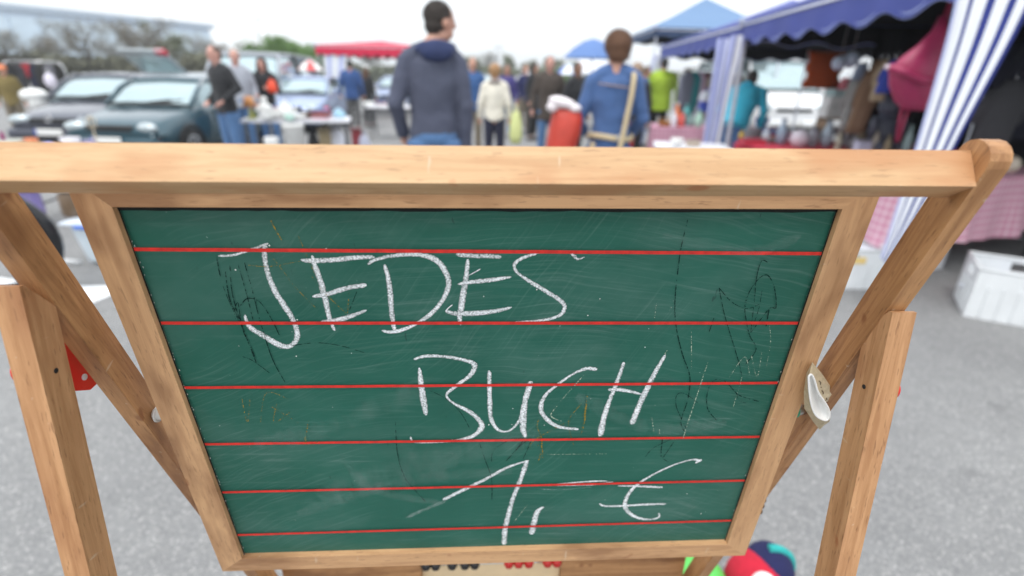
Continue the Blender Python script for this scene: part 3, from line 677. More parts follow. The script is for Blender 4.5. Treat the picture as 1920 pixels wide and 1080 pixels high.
BARK = M('bark', (.10, .085, .065), .9, var=.25, scale=3)
LEAF = {'bare': M('twig_brown', (.19, .17, .13), .9, var=.3, scale=1.5), 'olive': M('leaf_olive', (.13, .15, .075), .8, var=.35, scale=1.2),
        'green': M('leaf_green', (.11, .21, .045), .7, var=.35, scale=1.2), 'grey': M('twig_grey', (.26, .26, .235), .9, var=.25, scale=1.5)}
def tree_meshes(kind, h, seed, spread=.45, density=1.):
    R = random.Random(seed); bt = bmesh.new(); bc = bmesh.new()
    th = h*.30 if kind != 'green' else h*.12
    tube(bt, [(0, 0, -.1), (.02*h, 0, th*.5), (0, .02*h, th), (.02*h, .03*h, h*.72)], [h*.028, h*.022, h*.018, h*.006], 7)
    tips = []
    for k in range(16):
        z0 = th+(h*.62-th)*R.random(); a = R.random()*6.28; l = h*spread*R.uniform(.5, 1)
        p0 = V((0, 0, z0)); up = R.uniform(.35, 1.1) if kind != 'cone' else .3
        if kind == 'cone': l *= (1-z0/h)
        p1 = p0+V((cos(a)*l*.5, sin(a)*l*.5, l*.5*up)); p2 = p0+V((cos(a)*l, sin(a)*l, l*up))
        p2.z = min(p2.z, h*.98)
        tube(bt, [p0, p1, p2], [h*.011, h*.007, h*.002], 5); tips.append((p0, p1, p2))
        for q in range(3):
            b = p1.lerp(p2, R.random()); e = b+V((R.gauss(0, 1), R.gauss(0, 1), R.uniform(.2, 1.2)))*h*.09
            tube(bt, [b, e], [h*.004, h*.001], 4); tips.append((b, b, e))
    nl = int((900 if kind == 'bare' else 6000 if kind == 'green' else 1500)*density)
    for k in range(nl):
        s = R.choice(tips); c = s[1].lerp(s[2], R.random()**.6)+V((R.gauss(0, 1), R.gauss(0, 1), R.gauss(0, .8)))*h*(.055 if kind != 'green' else .085)
        if c.z < th*.6: continue
        if kind in ('bare', 'grey'):
            e = V((R.gauss(0, 1), R.gauss(0, 1), R.uniform(0, 1.6))).normalized()*h*.055; s_ = e.cross(V((R.gauss(0, 1), R.gauss(0, 1), R.gauss(0, 1)))).normalized()*h*.006
            bc.faces.new([bc.verts.new(c-s_), bc.verts.new(c+s_), bc.verts.new(c+e)])
            if k % 3 == 0:
                e = V((R.gauss(0, 1), R.gauss(0, 1), R.gauss(0, 1)))*h*.011; f_ = V((R.gauss(0, 1), R.gauss(0, 1), R.gauss(0, 1)))*h*.011
                bc.faces.new([bc.verts.new(c), bc.verts.new(c+e), bc.verts.new(c+f_)])
        else:
            u = V((R.gauss(0, 1), R.gauss(0, 1), R.gauss(0, 1))).normalized()*h*(.030 if kind == 'green' else .022); v_ = u.cross(V((R.gauss(0, 1), R.gauss(0, 1), R.gauss(0, 1)))).normalized()*h*.02
            bc.faces.new([bc.verts.new(c-u), bc.verts.new(c+v_), bc.verts.new(c+u), bc.verts.new(c-v_)])
    m1 = bpy.data.meshes.new('trunk'); bt.to_mesh(m1); bt.free(); m2 = bpy.data.meshes.new('crown'); bc.to_mesh(m2); bc.free()
    m1.materials.append(BARK); m2.materials.append(LEAF['olive' if kind in ('olive', 'cone') else 'grey' if kind == 'grey' else kind])
    return m1, m2
TM = {}
def tree(kind, px_, d, top_y, label, seed=0, spread=.45, name='bare_tree', group=None):
    key = (kind, seed % 3, spread)
    if key not in TM: TM[key] = tree_meshes(kind, 6.0, seed % 3+11, spread)
    p = W(px_, 130, d); ht = W(px_, top_y, d).z
    t = thing(name, label, 'tree', (p.x, p.y, 0), seed*1.7, group)
    for nm, me in zip(('trunk', 'crown'), TM[key]):
        o_ = bpy.data.objects.new(nm, me); col.objects.link(o_); o_.parent = t
    t.scale = (ht/6.0*(1.0 if kind != 'cone' else .7),)*2+(ht/6.0,)
    return t
NB = 'bare trees in front of the pale blue hall'
for i, (px_, d, ty, k, lab) in enumerate([
    (-45, 44, 48, 'grey', 'bare grey tree cut by the left edge of the picture'), (18, 46, 42, 'grey', 'grey bare tree above the clothes rail'),
    (82, 50, 38, 'bare', 'slim bare tree left of the dark hatchback roof'), (130, 56, 62, 'bare', 'low bare tree above the dark hatchback'),
    (172, 47, 26, 'bare', 'tallest brown bare tree over the dark hatchback'), (226, 60, 50, 'grey', 'pale grey bare tree left of the raised tailgate'),
    (262, 55, 30, 'bare', 'leaning bare tree above the raised tailgate'), (285, 50, 24, 'bare', 'bare tree right above the red tail lamp'),
    (330, 60, 44, 'olive', 'budding olive tree right of the raised tailgate'), (372, 70, 56, 'grey', 'thin grey tree at the right end of the pale blue hall')]):
    tree(k, px_, d, ty, lab, i, name='bare_tree', group=NB)
GB = 'green bushes behind the market'
for i, (px_, d, ty, sp, k, lab) in enumerate([
    (500, 60, 92, .6, 'olive', 'olive bush behind the black haired woman'), (552, 40, 76, .62, 'green', 'round fresh green tree left of the red stall'), (524, 42, 88, .7, 'green', 'smaller fresh green tree left of the round green tree'), (577, 41, 84, .7, 'green', 'green tree between the round one and the red stall'),
    (590, 52, 88, .6, 'green', 'lower green bush against the red stall'), (440, 74, 78, .55, 'grey', 'broad grey thicket above the two standing men')]):
    tree(k, px_, d, ty, lab, i+20, sp, name='leafy_tree', group=GB)
for i, (px_, d, ty, k, lab) in enumerate([
    (640, 90, 84, 'grey', 'faint grey tree over the red stall roof'), (700, 95, 80, 'grey', 'faint grey tree behind the right half of the red stall'),
    (880, 85, 100, 'olive', 'low olive tree right of the tall man'), (915, 100, 92, 'grey', 'thin grey tree above the fair haired woman'),
    (952, 90, 84, 'cone', 'narrow conical tree in the far middle'), (990, 95, 108, 'olive', 'low olive tree left of the man in brown'),
    (1035, 90, 104, 'olive', 'olive tree behind the man in brown'), (1060, 80, 118, 'green', 'green bush beside the blue parasol'),
    (1215, 110, 118, 'grey', 'distant grey tree by the first blue canopy post')]):
    tree(k, px_, d, ty, lab, i+40, name='distant_tree', group='distant trees behind the crowd')
def thicket(x0, x1, y0, d0, d1, hh, n, sz, seed):
    R = random.Random(seed)
    def f(bm):
        for k in range(n):
            u = R.random(); a = V((x0+(x1-x0)*u, d0+(d1-d0)*u, 0)); hgt = hh*(.72+.5*mnoise.noise(V((u*26, seed, 0))))
            c = a+V((R.gauss(0, .5), R.uniform(-1.6, 1.6), R.random()**.8*hgt))
            e1 = V((R.gauss(0, 1), R.gauss(0, 1), R.gauss(0, 1))).normalized()*sz; e2 = e1.cross(V((R.gauss(0, 1), R.gauss(0, 1), R.gauss(0, 1)))).normalized()*sz
            bm.faces.new([bm.verts.new(c-e1), bm.verts.new(c+e2), bm.verts.new(c+e1), bm.verts.new(c-e2)])
    return f
tag(mesh1('thicket', M('thicket_olive', (.125, .125, .080), .9, var=.4, scale=.7), thicket(-62, -17, 0, 50, 46, 2.9, 14000, .20, 1)), 'dark olive thicket along the edge of the car park behind the cars', 'thicket', kind='stuff')
tag(mesh1('far_thicket', M('thicket_far', (.17, .19, .125), .9, var=.3, scale=.5), thicket(-48, 30, 0, 88, 84, 3.2, 16000, .28, 2)), 'far olive band of bushes behind the market', 'thicket', kind='stuff')

# ================================================================== CARS
TYRE = M('tyre_rubber', (.018, .018, .018), .8); RIM = M('alloy_rim', (.42, .43, .44), .35, .8)
GLASS = M('car_glass', (.42, .52, .54), .06, .5, var=.05); BLACKP = M('black_trim', (.015, .015, .016), .5)
LAMP = M('headlamp_glass', (.50, .56, .58), .08, .35, var=.06, scale=40); TAIL = M('tail_lamp', (.6, .02, .05), .2); PLATE = M('plate_white', (.78, .78, .76), .4, var=.02); PBLUE = M('plate_blue', (.02, .05, .35), .4)
CHROME = M('chrome', (.7, .7, .72), .12, 1.)
def loft(bm, rings):
    R_l = [[bm.verts.new(p) for p in r] for r in rings]; n = len(R_l[0])
    for a, b in zip(R_l, R_l[1:]):
        for k in range(n):
            f = bm.faces.new((a[k], a[(k+1) % n], b[(k+1) % n], b[k])); f.smooth = True
    bm.faces.new(R_l[0][::-1]); bm.faces.new(R_l[-1])
def interp(tab, x):
    if x <= tab[0][0]: return tab[0][1:]
    for a, b in zip(tab, tab[1:]):
        if x <= b[0]:
            t = (x-a[0])/(b[0]-a[0]); t = t*t*(3-2*t)*.5+t*.5
            return tuple(p+(q-p)*t for p, q in zip(a[1:], b[1:]))
    return tab[-1][1:]
def car(name, label, cat, loc, rz, paint, L=4.1, Wd=1.70, H=1.42, hood=.98, van=False, group=None, emblem=False, plate=True, lamps='wide', tailgate=False):
    t = thing(name, label, cat, loc, rz, group); hw = Wd/2
    # y: 0 front .. L rear ; front looks to -y
    if not van:
        belt = [(0, .60, .86), (.12, .70, .95), (.5, .80, .99), (1.05, hood-.04, 1.), (1.25, hood, 1.), (L*.6, hood+.03, 1.), (L-.45, hood+.04, .98), (L-.08, hood-.02, .93), (L, .80, .88)]
        g0, r0_, r1_, g1 = 1.0, 1.72, L-.85, L-.25
    else:
        belt = [(0, .75, .9), (.1, .95, .96), (.45, 1.12, .99), (.75, 1.2, 1.), (L*.6, 1.22, 1.), (L, 1.2, .98)]
        g0, r0_, r1_, g1 = .62, 1.25, L-.15, L-.03
        hood = 1.2
    def body(bm):
        rg = []
        for i in range(19):
            y = L*i/18; zt, wf = interp(belt, y); w_ = hw*wf; zb = .20+.10*(1 if i in (0, 18) else 0)
            half = [(0, zb), (w_*.86, zb), (w_*.97, zb+.10), (w_, .52), (w_*.985, zt-.16), (w_*.93, zt-.03), (w_*.78, zt), (w_*.4, zt+.02)]
            rg.append([(x, y, z) for x, z in half]+[(0, y, zt+.028)]+[(-x, y, z) for x, z in half[:0:-1]])
        loft(bm, rg)
    mesh1('body', paint, body, t)
    def gl(bm):
        rg = []
        for y, z, k in ((g0, hood-.03, .90), (g0+.02, hood-.0, .90), ((g0+r0_)/2, (hood+H)/2+.03, .84), (r0_, H-.045, .76), (L*.55, H-.02, .75), (r1_, H-.05, .74), (g1, hood-.0, .84)):
            zb = hood-.05
            w_ = hw*.90; wt = hw*k
            half = [(0, zb), (w_, zb), (w_*.995, zb+.03), ((w_+wt)/2 if z > zb+.1 else w_*.9, (zb+z)/2 if z > zb+.1 else z), (wt, z-.03 if z > zb+.1 else z), (wt*.86, z)]
            rg.append([(x, y, zz) for x, zz in half]+[(0, y, z+.015)]+[(-x, y, zz) for x, zz in half[:0:-1]])
        loft(bm, rg)
    mesh1('glasshouse', GLASS, gl, t)
    def roof(bm):
        rg = []
        for y, z, k in ((r0_-.10, H-.055, .755), (r0_+.05, H-.02, .77), (L*.52, H, .775), (r1_-.05, H-.025, .76), (r1_+.1, H-.10, .75)):
            wt = hw*k; half = [(0, z-.03), (wt*1.02, z-.045), (wt*1.03, z-.02), (wt*.9, z+.012)]
            rg.append([(x, y, zz) for x, zz in half]+[(0, y, z+.03)]+[(-x, y, zz) for x, zz in half[:0:-1]])
        loft(bm, rg)
    mesh1('roof', paint, roof, t)
    mesh1('cowl', BLACKP, lambda bm: tube(bm, [(-hw*.88, g0+.02, hood+.0), (-hw*.4, g0-.03, hood+.022), (hw*.4, g0-.03, hood+.022), (hw*.88, g0+.02, hood)], .030, 6), t)
    for s in (-1, 1): mesh1('wiper', BLACKP, lambda bm: tube(bm, [(s*.1, g0+.02, hood+.03), (s*.1+hw*.55, g0+.13, hood+.09)], .012, 5), t)
    for s in (-1, 1):
        mesh1('pillar', paint, lambda bm: tube(bm, [(s*hw*.905, g0+.0, hood-.02), (s*hw*.86, (g0+r0_)/2, (hood+H)/2+.03), (s*hw*.775, r0_, H-.03)], .038, 6), t)
        mesh1('pillar', BLACKP, lambda bm: tube(bm, [(s*hw*.915, L*.56, hood), (s*hw*.79, L*.54, H-.03)], .042, 6), t)
        mesh1('pillar', paint, lambda bm: tube(bm, [(s*hw*.90, g1-.05, hood), (s*hw*.77, r1_, H-.04)], .055, 6), t)
        mesh1('mirror', paint, lambda bm: ell(bm, (s*(hw+.08), g0+.42, hood+.06), (.11, .06, .075), 12, 8), t)
        zl = .64 if not van else .78; lw = .19 if lamps == 'wide' else .13
        mesh1('headlight', LAMP, lambda bm: ell(bm, (s*(hw*.70), .075 if not van else .05, zl), (lw, .085, .085 if not van else .13), 18, 10, Matrix.Rotation(-s*.18, 3, 'Z')), t)
        for yy in (.78, L-.72):
            wr = .30 if not van else .34
            wh = mesh1('wheel', TYRE, lambda bm: lathe(bm, [(wr*.62, -.1), (wr*.94, -.1), (wr, -.07), (wr, .07), (wr*.94, .1), (wr*.62, .1)], 24, sx=1), t, loc=(s*(hw-.075), yy, wr), rot=(0, pi/2, 0))
            mesh1('rim', RIM, lambda bm: (lathe(bm, [(wr*.62, -.02), (wr*.60, .02), (.05, .0)], 20), [box(bm, (cos(a)*wr*.32, sin(a)*wr*.32, .02), (wr*.55, .05, .03), rz=a) for a in [2*pi*q/5 for q in range(5)]]), wh, loc=(0, 0, s*.085))
            mesh1('wheel_arch', BLACKP, lambda bm: tube(bm, [(s*(hw+.002), yy+cos(a)*(wr+.045), wr+sin(a)*(wr+.045)) for a in [pi*q/12 for q in range(13)]], .022, 6), t)
    zg = .50 if not van else .62
    mesh1('grille', BLACKP, lambda bm: [box(bm, (0, .035, zg+.13), (hw*.92, .10, .09), bev=.02), [box(bm, (0, -.018, zg+.10+q*.03), (hw*.86, .01, .008)) for q in range(3)]], t)
    mesh1('bumper', paint, lambda bm: box(bm, (0, .02, .40), (Wd*.93, .22, .20), bev=.06), t)
    mesh1('air_intake', BLACKP, lambda bm: box(bm, (0, -.07, .33), (Wd*.62, .06, .09), bev=.015), t)
    if plate:
        pt = mesh1('licence_plate', PLATE, lambda bm: box(bm, (0, -.112, .45), (.50, .012, .11), bev=.004), t)
        mesh1('plate_strip', PBLUE, lambda bm: box(bm, (-.228, -.1195, .45), (.042, .004, .104)), pt)
    for s in (-1, 1):
        mesh1('door', paint, lambda bm: box(bm, (s*(hw-.008), g0+1.05, .62), (.03, 1.0, .50), bev=.02), t)
        mesh1('door_handle', BLACKP, lambda bm: box(bm, (s*(hw+.012), g0+1.4, hood-.18), (.02, .16, .03), bev=.008), t)
    if emblem:
        em = mesh1('emblem', CHROME, lambda bm: tube(bm, [(.062*cos(a), 0, .062*sin(a)) for a in [2*pi*q/20 for q in range(20)]], .007, 6, closed=True), t, loc=(0, -.03, .665))
        mesh1('emblem_strokes', CHROME, lambda bm: [tube(bm, [(x0, 0, z0), (x1, 0, z1)], .005, 5) for x0, z0, x1, z1 in ((-.03, .052, 0, .008), (.03, .052, 0, .008), (-.052, .02, -.022, -.05), (-.022, -.05, 0, -.004), (0, -.004, .022, -.05), (.022, -.05, .052, .02))], em)
        mesh1('emblem_disc', BLACKP, lambda bm: lathe(bm, [(.058, -.004), (.058, .004)], 18), em, rot=(pi/2, 0, 0), loc=(0, .008, 0))
    if tailgate:
        # raised tailgate hinged at the rear edge of the roof
        tg = mesh1('tailgate', paint, lambda bm: box(bm, (0, 0, 0), (hw*1.30, .98, .06), bev=.02), t, loc=(0, L-.05, H+.26), rot=(.55, 0, 0))
        mesh1('tailgate_window', GLASS, lambda bm: box(bm, (0, -.06, 0), (hw*1.08, .60, .074), bev=.004), tg)
        mesh1('tail_lamp', TAIL, lambda bm: box(bm, (-hw*.54, .40, 0), (.24, .17, .085), bev=.01), tg)
    return t
P_GREY = M('paint_anthracite', (.045, .050, .075), .3, .3, var=.05, coat=1.); P_TEAL = M('paint_teal', (.012, .060, .085), .3, .30, var=.05, coat=1.)
P_SILV = M('paint_silver', (.42, .46, .48), .3, .5, var=.04); P_WHITE = M('paint_white', (.80, .81, .82), .3, var=.02); P_BLUE = M('paint_pale_blue', (.36, .43, .60), .25, .4, var=.04)
P_LGREY = M('paint_light_grey', (.40, .42, .46), .4, .2, var=.04)
WIN = M('pale_paper', (.8, .8, .78), .6)
c1 = car('hatchback', 'dark grey hatchback with a round emblem parked beside the teal saloon', 'car', (-7.62, 8.9, 0), radians(0), P_GREY, L=4.15, emblem=True, hood=.97)
mesh1('dash_paper', WIN, lambda bm: box(bm, (.42, 1.28, 1.045), (.28, .05, .09), rz=0), c1)
c2 = car('saloon_car', 'teal saloon with wide headlights parked nearest on the left', 'car', (-6.02, 8.0, 0), radians(-3), P_TEAL, L=4.3, Wd=1.70, H=1.40, hood=.94)
mesh1('dash_paper', WIN, lambda bm: box(bm, (.46, 1.24, 1.0), (.26, .05, .08)), c2)
car('estate_car', 'silver green estate car with its tailgate raised behind the dark hatchback', 'car', (-8.15, 16.6, 0), pi, P_SILV, L=4.3, tailgate=True, H=1.42)
car('panel_van', 'light grey van behind the two standing men', 'van', (-6.15, 12.3, 0), radians(6), P_LGREY, L=4.8, Wd=2.0, H=1.86, van=True)
car('small_car', 'pale blue car facing the crockery table beside the red stall', 'car', (-5.05, 12.1, 0), radians(3), P_BLUE, L=4.0, Wd=1.70, H=1.40).location = (-5.5, 13.2, 0)
bpy.data.objects['panel_van'].location = (-6.9, 13.6, 0)
car('compact_car', 'pale car parked behind the counter of the red stall', 'car', (-4.9, 21.6, 0), radians(-2), P_BLUE, L=4.0)
car('white_van', 'white delivery van seen through the blue canopy', 'van', (7.05, 14.0, 0), radians(2), P_WHITE, L=5.2, Wd=2.05, H=2.02, van=True)
for i, (px_, d, pm) in enumerate([(905, 30, P_LGREY), (1030, 34, P_WHITE), (960, 38, P_TEAL)]):
    p = W(px_, 150, d); car('distant_car', ['grey car far behind the fair haired woman', 'white car far behind the man in brown', 'dark car farthest down the aisle'][i], 'car', (p.x, p.y, 0), .4*i, pm, group='cars parked beyond the crowd')
for n_ in ('hatchback', 'saloon_car', 'estate_car', 'small_car', 'compact_car'): bpy.data.objects[n_].scale = (.92,)*3

# ================================================================== STALLS
NAVY = M('canopy_blue', (.040, .060, .29), .6, var=.12, scale=2); NAVYD = M('canopy_shade_layer', (.008, .009, .016), .8, var=.1)
TRIM = M('trim_pale_blue', (.36, .42, .70), .7); STEELW = M('pole_white', (.66, .68, .74), .4); DUSTB = M('canopy_dusty_blue', (.13, .225, .38), .7, var=.08)
REDC = M('canopy_red', (.62, .012, .06), .6, var=.05); REDT = M('trim_pink', (.62, .10, .16), .7); WHITEC = M('curtain_white', (.74, .74, .80), .8, var=.04)
CSTR_W = M('curtain_stripe_white', (.80, .82, .86), .8, var=.03); CSTR_N = M('curtain_stripe_navy', (.020, .035, .22), .8, var=.05); CSTR_L = M('curtain_stripe_lilac', (.46, .50, .78), .8, var=.04)
def gazebo(name, label, cs, zb, vh, zp, cm, tm, shade_layer=NAVYD, amp=.035, pitchm=.30, poles=(0, 1, 2, 3), cat='canopy', vm=None):
    cs = [V(c).to_3d() if len(c) == 2 else V(c) for c in cs]; o3 = cs[0].copy(); o3.z = 0
    t = thing(name, label, cat, o3); cs = [V((c.x, c.y, 0))-o3 for c in cs]
    mid = sum(cs, V())/4
    def rf(bm, dz=0., ins=0.):
        low = [bm.verts.new(c.lerp(mid, ins)+V((0, 0, zb+vh+dz))) for c in cs]; ups = [bm.verts.new(c.lerp(mid, .55)+V((0, 0, zb+vh+(zp-zb-vh)*.50+dz))) for c in cs]
        top = bm.verts.new(mid+V((0, 0, zp+dz)))
        for i in range(4):
            j = (i+1) % 4; bm.faces.new((low[i], low[j], ups[j], ups[i])); bm.faces.new((ups[i], ups[j], top))
    mesh1('canopy_roof', cm, rf, t); mesh1('canopy_shade_layer', shade_layer, lambda bm: rf(bm, -.03, .005), t)  # dark under layer: dimness below the roof put into its colour
    for i in range(4):
        a, b = cs[i], cs[(i+1) % 4]; L = (b-a).length; n = max(12, int(L/.05)); ns = max(2, round(L/pitchm)); nrm = V((0, 0, 1)).cross(b-a).normalized()
        def val(bm, z0f, z1f, off, mi=0):
            r = []
            for k in range(n+1):
                u = k/n; p = a.lerp(b, u); sag = -.03*sin(pi*u); sc_ = amp*cos(2*pi*ns*u)*-1
                wv = nrm*(.006*sin(2*pi*ns*u*1.0+1)+off)
                r.append((bm.verts.new(p+wv*(.3)+V((0, 0, z0f(sag, sc_)))), bm.verts.new(p+wv+V((0, 0, z1f(sag, sc_))))))
            for k in range(n): bm.faces.new((r[k][0], r[k+1][0], r[k+1][1], r[k][1])).smooth = True
        def val2(bm, a, b, n, ns, no):
            r = []
            for k in range(n+1):
                u = k/n; p = a.lerp(b, u)-no*.02; c = -amp*cos(2*pi*ns*u); s_ = -.03*sin(pi*u)
                r.append((bm.verts.new(p+V((0, 0, zb+vh-.03+s_*.3))), bm.verts.new(p+V((0, 0, zb+s_+c+.012)))))
            for k in range(n): bm.faces.new((r[k][0], r[k+1][0], r[k+1][1], r[k][1]))
        mesh1('valance', vm or cm, lambda bm: val(bm, lambda s, c: zb+vh+s*.3, lambda s, c: zb+s+c, .004), t)
        mesh1('valance_trim', tm, lambda bm: val(bm, lambda s, c: zb+s+c+.034, lambda s, c: zb+s+c-.006, .012), t)
        mesh1('eaves_bar', STEELW, lambda bm: tube(bm, [a.lerp(b, .01)+V((0, 0, zb+vh-.05)), b.lerp(a, .01)+V((0, 0, zb+vh-.05))], .014, 6), t)
        nout = nrm if nrm.dot((a+b)/2-mid) > 0 else -nrm
        mesh1('valance_shade_layer', shade_layer, lambda bm: val2(bm, a, b, n, ns, nout), t)  # inner side of the valance darkened by colour as well
        if i in poles:
            q = a.lerp(mid, .03)
            mesh1('pole', STEELW, lambda bm: [box(bm, (q.x, q.y, (zb+vh)/2-.02), (.035, .035, zb+vh-.06)), box(bm, (q.x, q.y, .01), (.11, .11, .02))], t)
        kn = mesh1('corner_knob', M('knob_grey', (.35, .38, .50), .4), lambda bm: ell(bm, a+V((0, 0, zb+vh-.01)), (.05, .05, .045), 12, 8), t)
    return t
def curtain(parent, lefts, rights, ds, cols, name='side_curtain', depth=.05, label=None):
    """gathered curtain: photo-measured left and right edge heights at true distance, pleated in depth"""
    L = catmull([tuple(W(x, y, d)) for (x, y), d in zip(lefts, ds)], 5); R = catmull([tuple(W(x, y, d)) for (x, y), d in zip(rights, ds)], 5)
    mats = [CSTR_W, CSTR_N, CSTR_L]; tot = sum(c[0] for c in cols); bm = bmesh.new(); rows = []
    off = parent.matrix_world.translation if parent else V()
    off = V(parent.location) if parent else V()
    for l, r in zip(L, R):
        l, r = V(l), V(r); acc = 0; row = []
        for k in range(len(cols)+1):
            u = acc/tot; p = l.lerp(r, u); q = p+V((0, depth*.09*(1 if k % 2 else -.2)*(1+.3*sin(k*2.1+p.z*5)), 0)); row.append(bm.verts.new(q-off))
            if k < len(cols): acc += cols[k][0]
        rows.append(row)
    for a, b in zip(rows, rows[1:]):
        for k in range(len(cols)):
            f = bm.faces.new((a[k], a[k+1], b[k+1], b[k])); f.material_index = cols[k][1]; f.smooth = True
    # second layer behind, joined at the sides: gives the bundle a thickness
    rows2 = [[bm.verts.new(v.co+V((0, depth*.4, 0))) for v in (row[0], row[-1])] for row in rows]
    for a, b, c, d in zip(rows, rows[1:], rows2, rows2[1:]):
        for q in ((c[0], c[1], d[1], d[0]), (a[0], c[0], d[0], b[0]), (a[-1], c[1], d[1], b[-1])): bm.faces.new(q).material_index = 2
    ob = finish(bm, name, None, parent, mats=mats)
    if label: ob['label'] = label
    return ob
# near canopy (knob corner at d 7.3, pole with the striped curtain at d 3.3)
A0 = (2.50, 3.30); A1 = (2.80, 7.30)
near = gazebo('blue_canopy', 'dark blue market canopy with scalloped pale edge over the right hand stall', [A0, (5.5, 3.05), (5.9, 7.1), A1], 1.87, .24, 2.75, NAVY, TRIM, amp=.034, pitchm=.57)
far = gazebo('blue_canopy', 'blue canopy joined behind the near one, above the lime jacket', [(2.86, 7.36), (5.95, 7.2), (6.4, 12.6), (3.22, 12.9)], 1.87, .24, 2.7, NAVY, TRIM, amp=.030, pitchm=.57)
curtain(near, [(1812, -60), (1797, 0), (1772, 100), (1720, 280), (1690, 375), (1655, 485)], [(1965, -60), (1928, 20), (1887, 100), (1789, 280), (1747, 375), (1668, 500)], [3.25]*6,
        [(1.2, 0), (.35, 1), (1.5, 0), (.75, 1), (1.45, 0), (.7, 1), (1.1, 0), (.5, 1)], label='blue and white striped side curtain gathered round the near pole', depth=.06)
curtain(near, [(1372, 66), (1366, 100), (1352, 180), (1334, 268), (1315, 350)], [(1396, 66), (1389, 100), (1368, 180), (1350, 268), (1330, 350)], [7.05]*5, [(1, 2), (.4, 1), (1.2, 0), (.4, 2)], depth=.04)
curtain(far, [(1346, 72), (1342, 100), (1331, 180), (1318, 268), (1303, 350)], [(1372, 72), (1366, 100), (1350, 180), (1334, 268), (1318, 350)], [7.3]*5, [(1, 2), (.3, 1), (1, 2), (.3, 0), (.6, 2)], depth=.04)
curtain(far, [(1227, 103), (1220, 130), (1206, 200), (1190, 268), (1178, 320)], [(1243, 103), (1237, 130), (1224, 200), (1205, 268), (1192, 320)], [12.6]*5, [(1, 2), (1, 0), (1, 2)], depth=.05)
# dark side and back cloths of the near canopy
def sheet(p0, p1, z0, z1, seed=0, amp=.06, n=26, th=.01):
    def f(bm):
        a, b = V(p0).to_3d(), V(p1).to_3d(); nr = V((0, 0, 1)).cross(b-a).normalized(); rr = []
        for k in range(n+1):
            p = a.lerp(b, k/n)+nr*amp*sin(k*1.9+seed)*.5; rr.append([bm.verts.new(p+V((0, 0, z))) for z in (z0, z0+(z1-z0)*.5, z1)])
        for u, v in zip(rr, rr[1:]):
            for q in (0, 1): bm.faces.new((u[q], v[q], v[q+1], u[q+1])).smooth = True
    return f
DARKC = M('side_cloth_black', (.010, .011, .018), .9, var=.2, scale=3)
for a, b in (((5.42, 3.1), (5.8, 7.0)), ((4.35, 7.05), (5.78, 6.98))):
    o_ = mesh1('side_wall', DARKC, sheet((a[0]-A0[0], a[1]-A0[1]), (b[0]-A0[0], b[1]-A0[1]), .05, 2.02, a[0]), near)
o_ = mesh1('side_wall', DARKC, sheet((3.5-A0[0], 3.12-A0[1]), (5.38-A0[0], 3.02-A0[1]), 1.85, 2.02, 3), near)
# pale parasol-like stall roof farther back
px0 = W(1213, 62, 15.5)
gazebo('dusty_blue_canopy', 'dusty pale blue peaked canopy rising behind the blue canopies', [(px0.x, 14.6), (px0.x+3.4, 14.8), (px0.x+3.4, 18), (px0.x, 17.8)], 2.42, .20, 3.5, DUSTB, M('dusty_trim', (.10, .16, .28), .8), amp=.02, pitchm=.5, vm=M('dusty_valance', (.03, .055, .12), .8))
# red stall
def P2(px_, y, d): p = W(px_, y, d); return (p.x, p.y)
ra, rb = P2(592, 103, 18), P2(800, 103, 18)
rs = gazebo('red_stall_canopy', 'bright red scalloped stall canopy on white poles in the left middle distance', [ra, rb, (rb[0]+.2, 21), (ra[0]-.2, 21)], 1.94, .26, 2.42, REDC, REDT, shade_layer=M('red_shade_layer', (.30, .05, .08), .8), amp=.04, pitchm=.36)
curtain(rs, [(606, 103), (608, 140), (614, 180), (622, 210), (628, 236)], [(652, 103), (648, 140), (640, 180), (640, 210), (642, 236)], [18.05]*5, [(1, 0), (1, 2), (1, 0), (1, 0), (1, 2), (1, 0)], depth=.12, label='white side curtain of the red stall')

# ---- tables
TABLETOP = M('table_white', (.70, .70, .74), .5, var=.04); LEGM = M('table_leg_grey', (.10, .10, .11), .4, .6)
def table(label, quad, z, name='trestle_table', top=TABLETOP, group=None, th=.04):
    q = [V((x, y, 0)) for x, y in quad]; o3 = q[0]; t = thing(name, label, 'table', o3, 0, group); mid = sum(q, V())/4
    mesh1('tabletop', top, lambda bm: prism(bm, [((c-o3).x, (c-o3).y) for c in q], z-th, z, .006), t)
    for c in q:
        p = c.lerp(mid, .10)-o3
        mesh1('leg', LEGM, lambda bm: tube(bm, [(p.x, p.y, 0), (p.x, p.y, z-th)], .016, 8), t)
    for a, b in ((0, 3), (1, 2)):
        p, r = q[a].lerp(mid, .10)-o3, q[b].lerp(mid, .10)-o3
        mesh1('foot_bar', LEGM, lambda bm: tube(bm, [p+V((0, 0, .14)), r+V((0, 0, .14))], .012, 6), t)
    return t
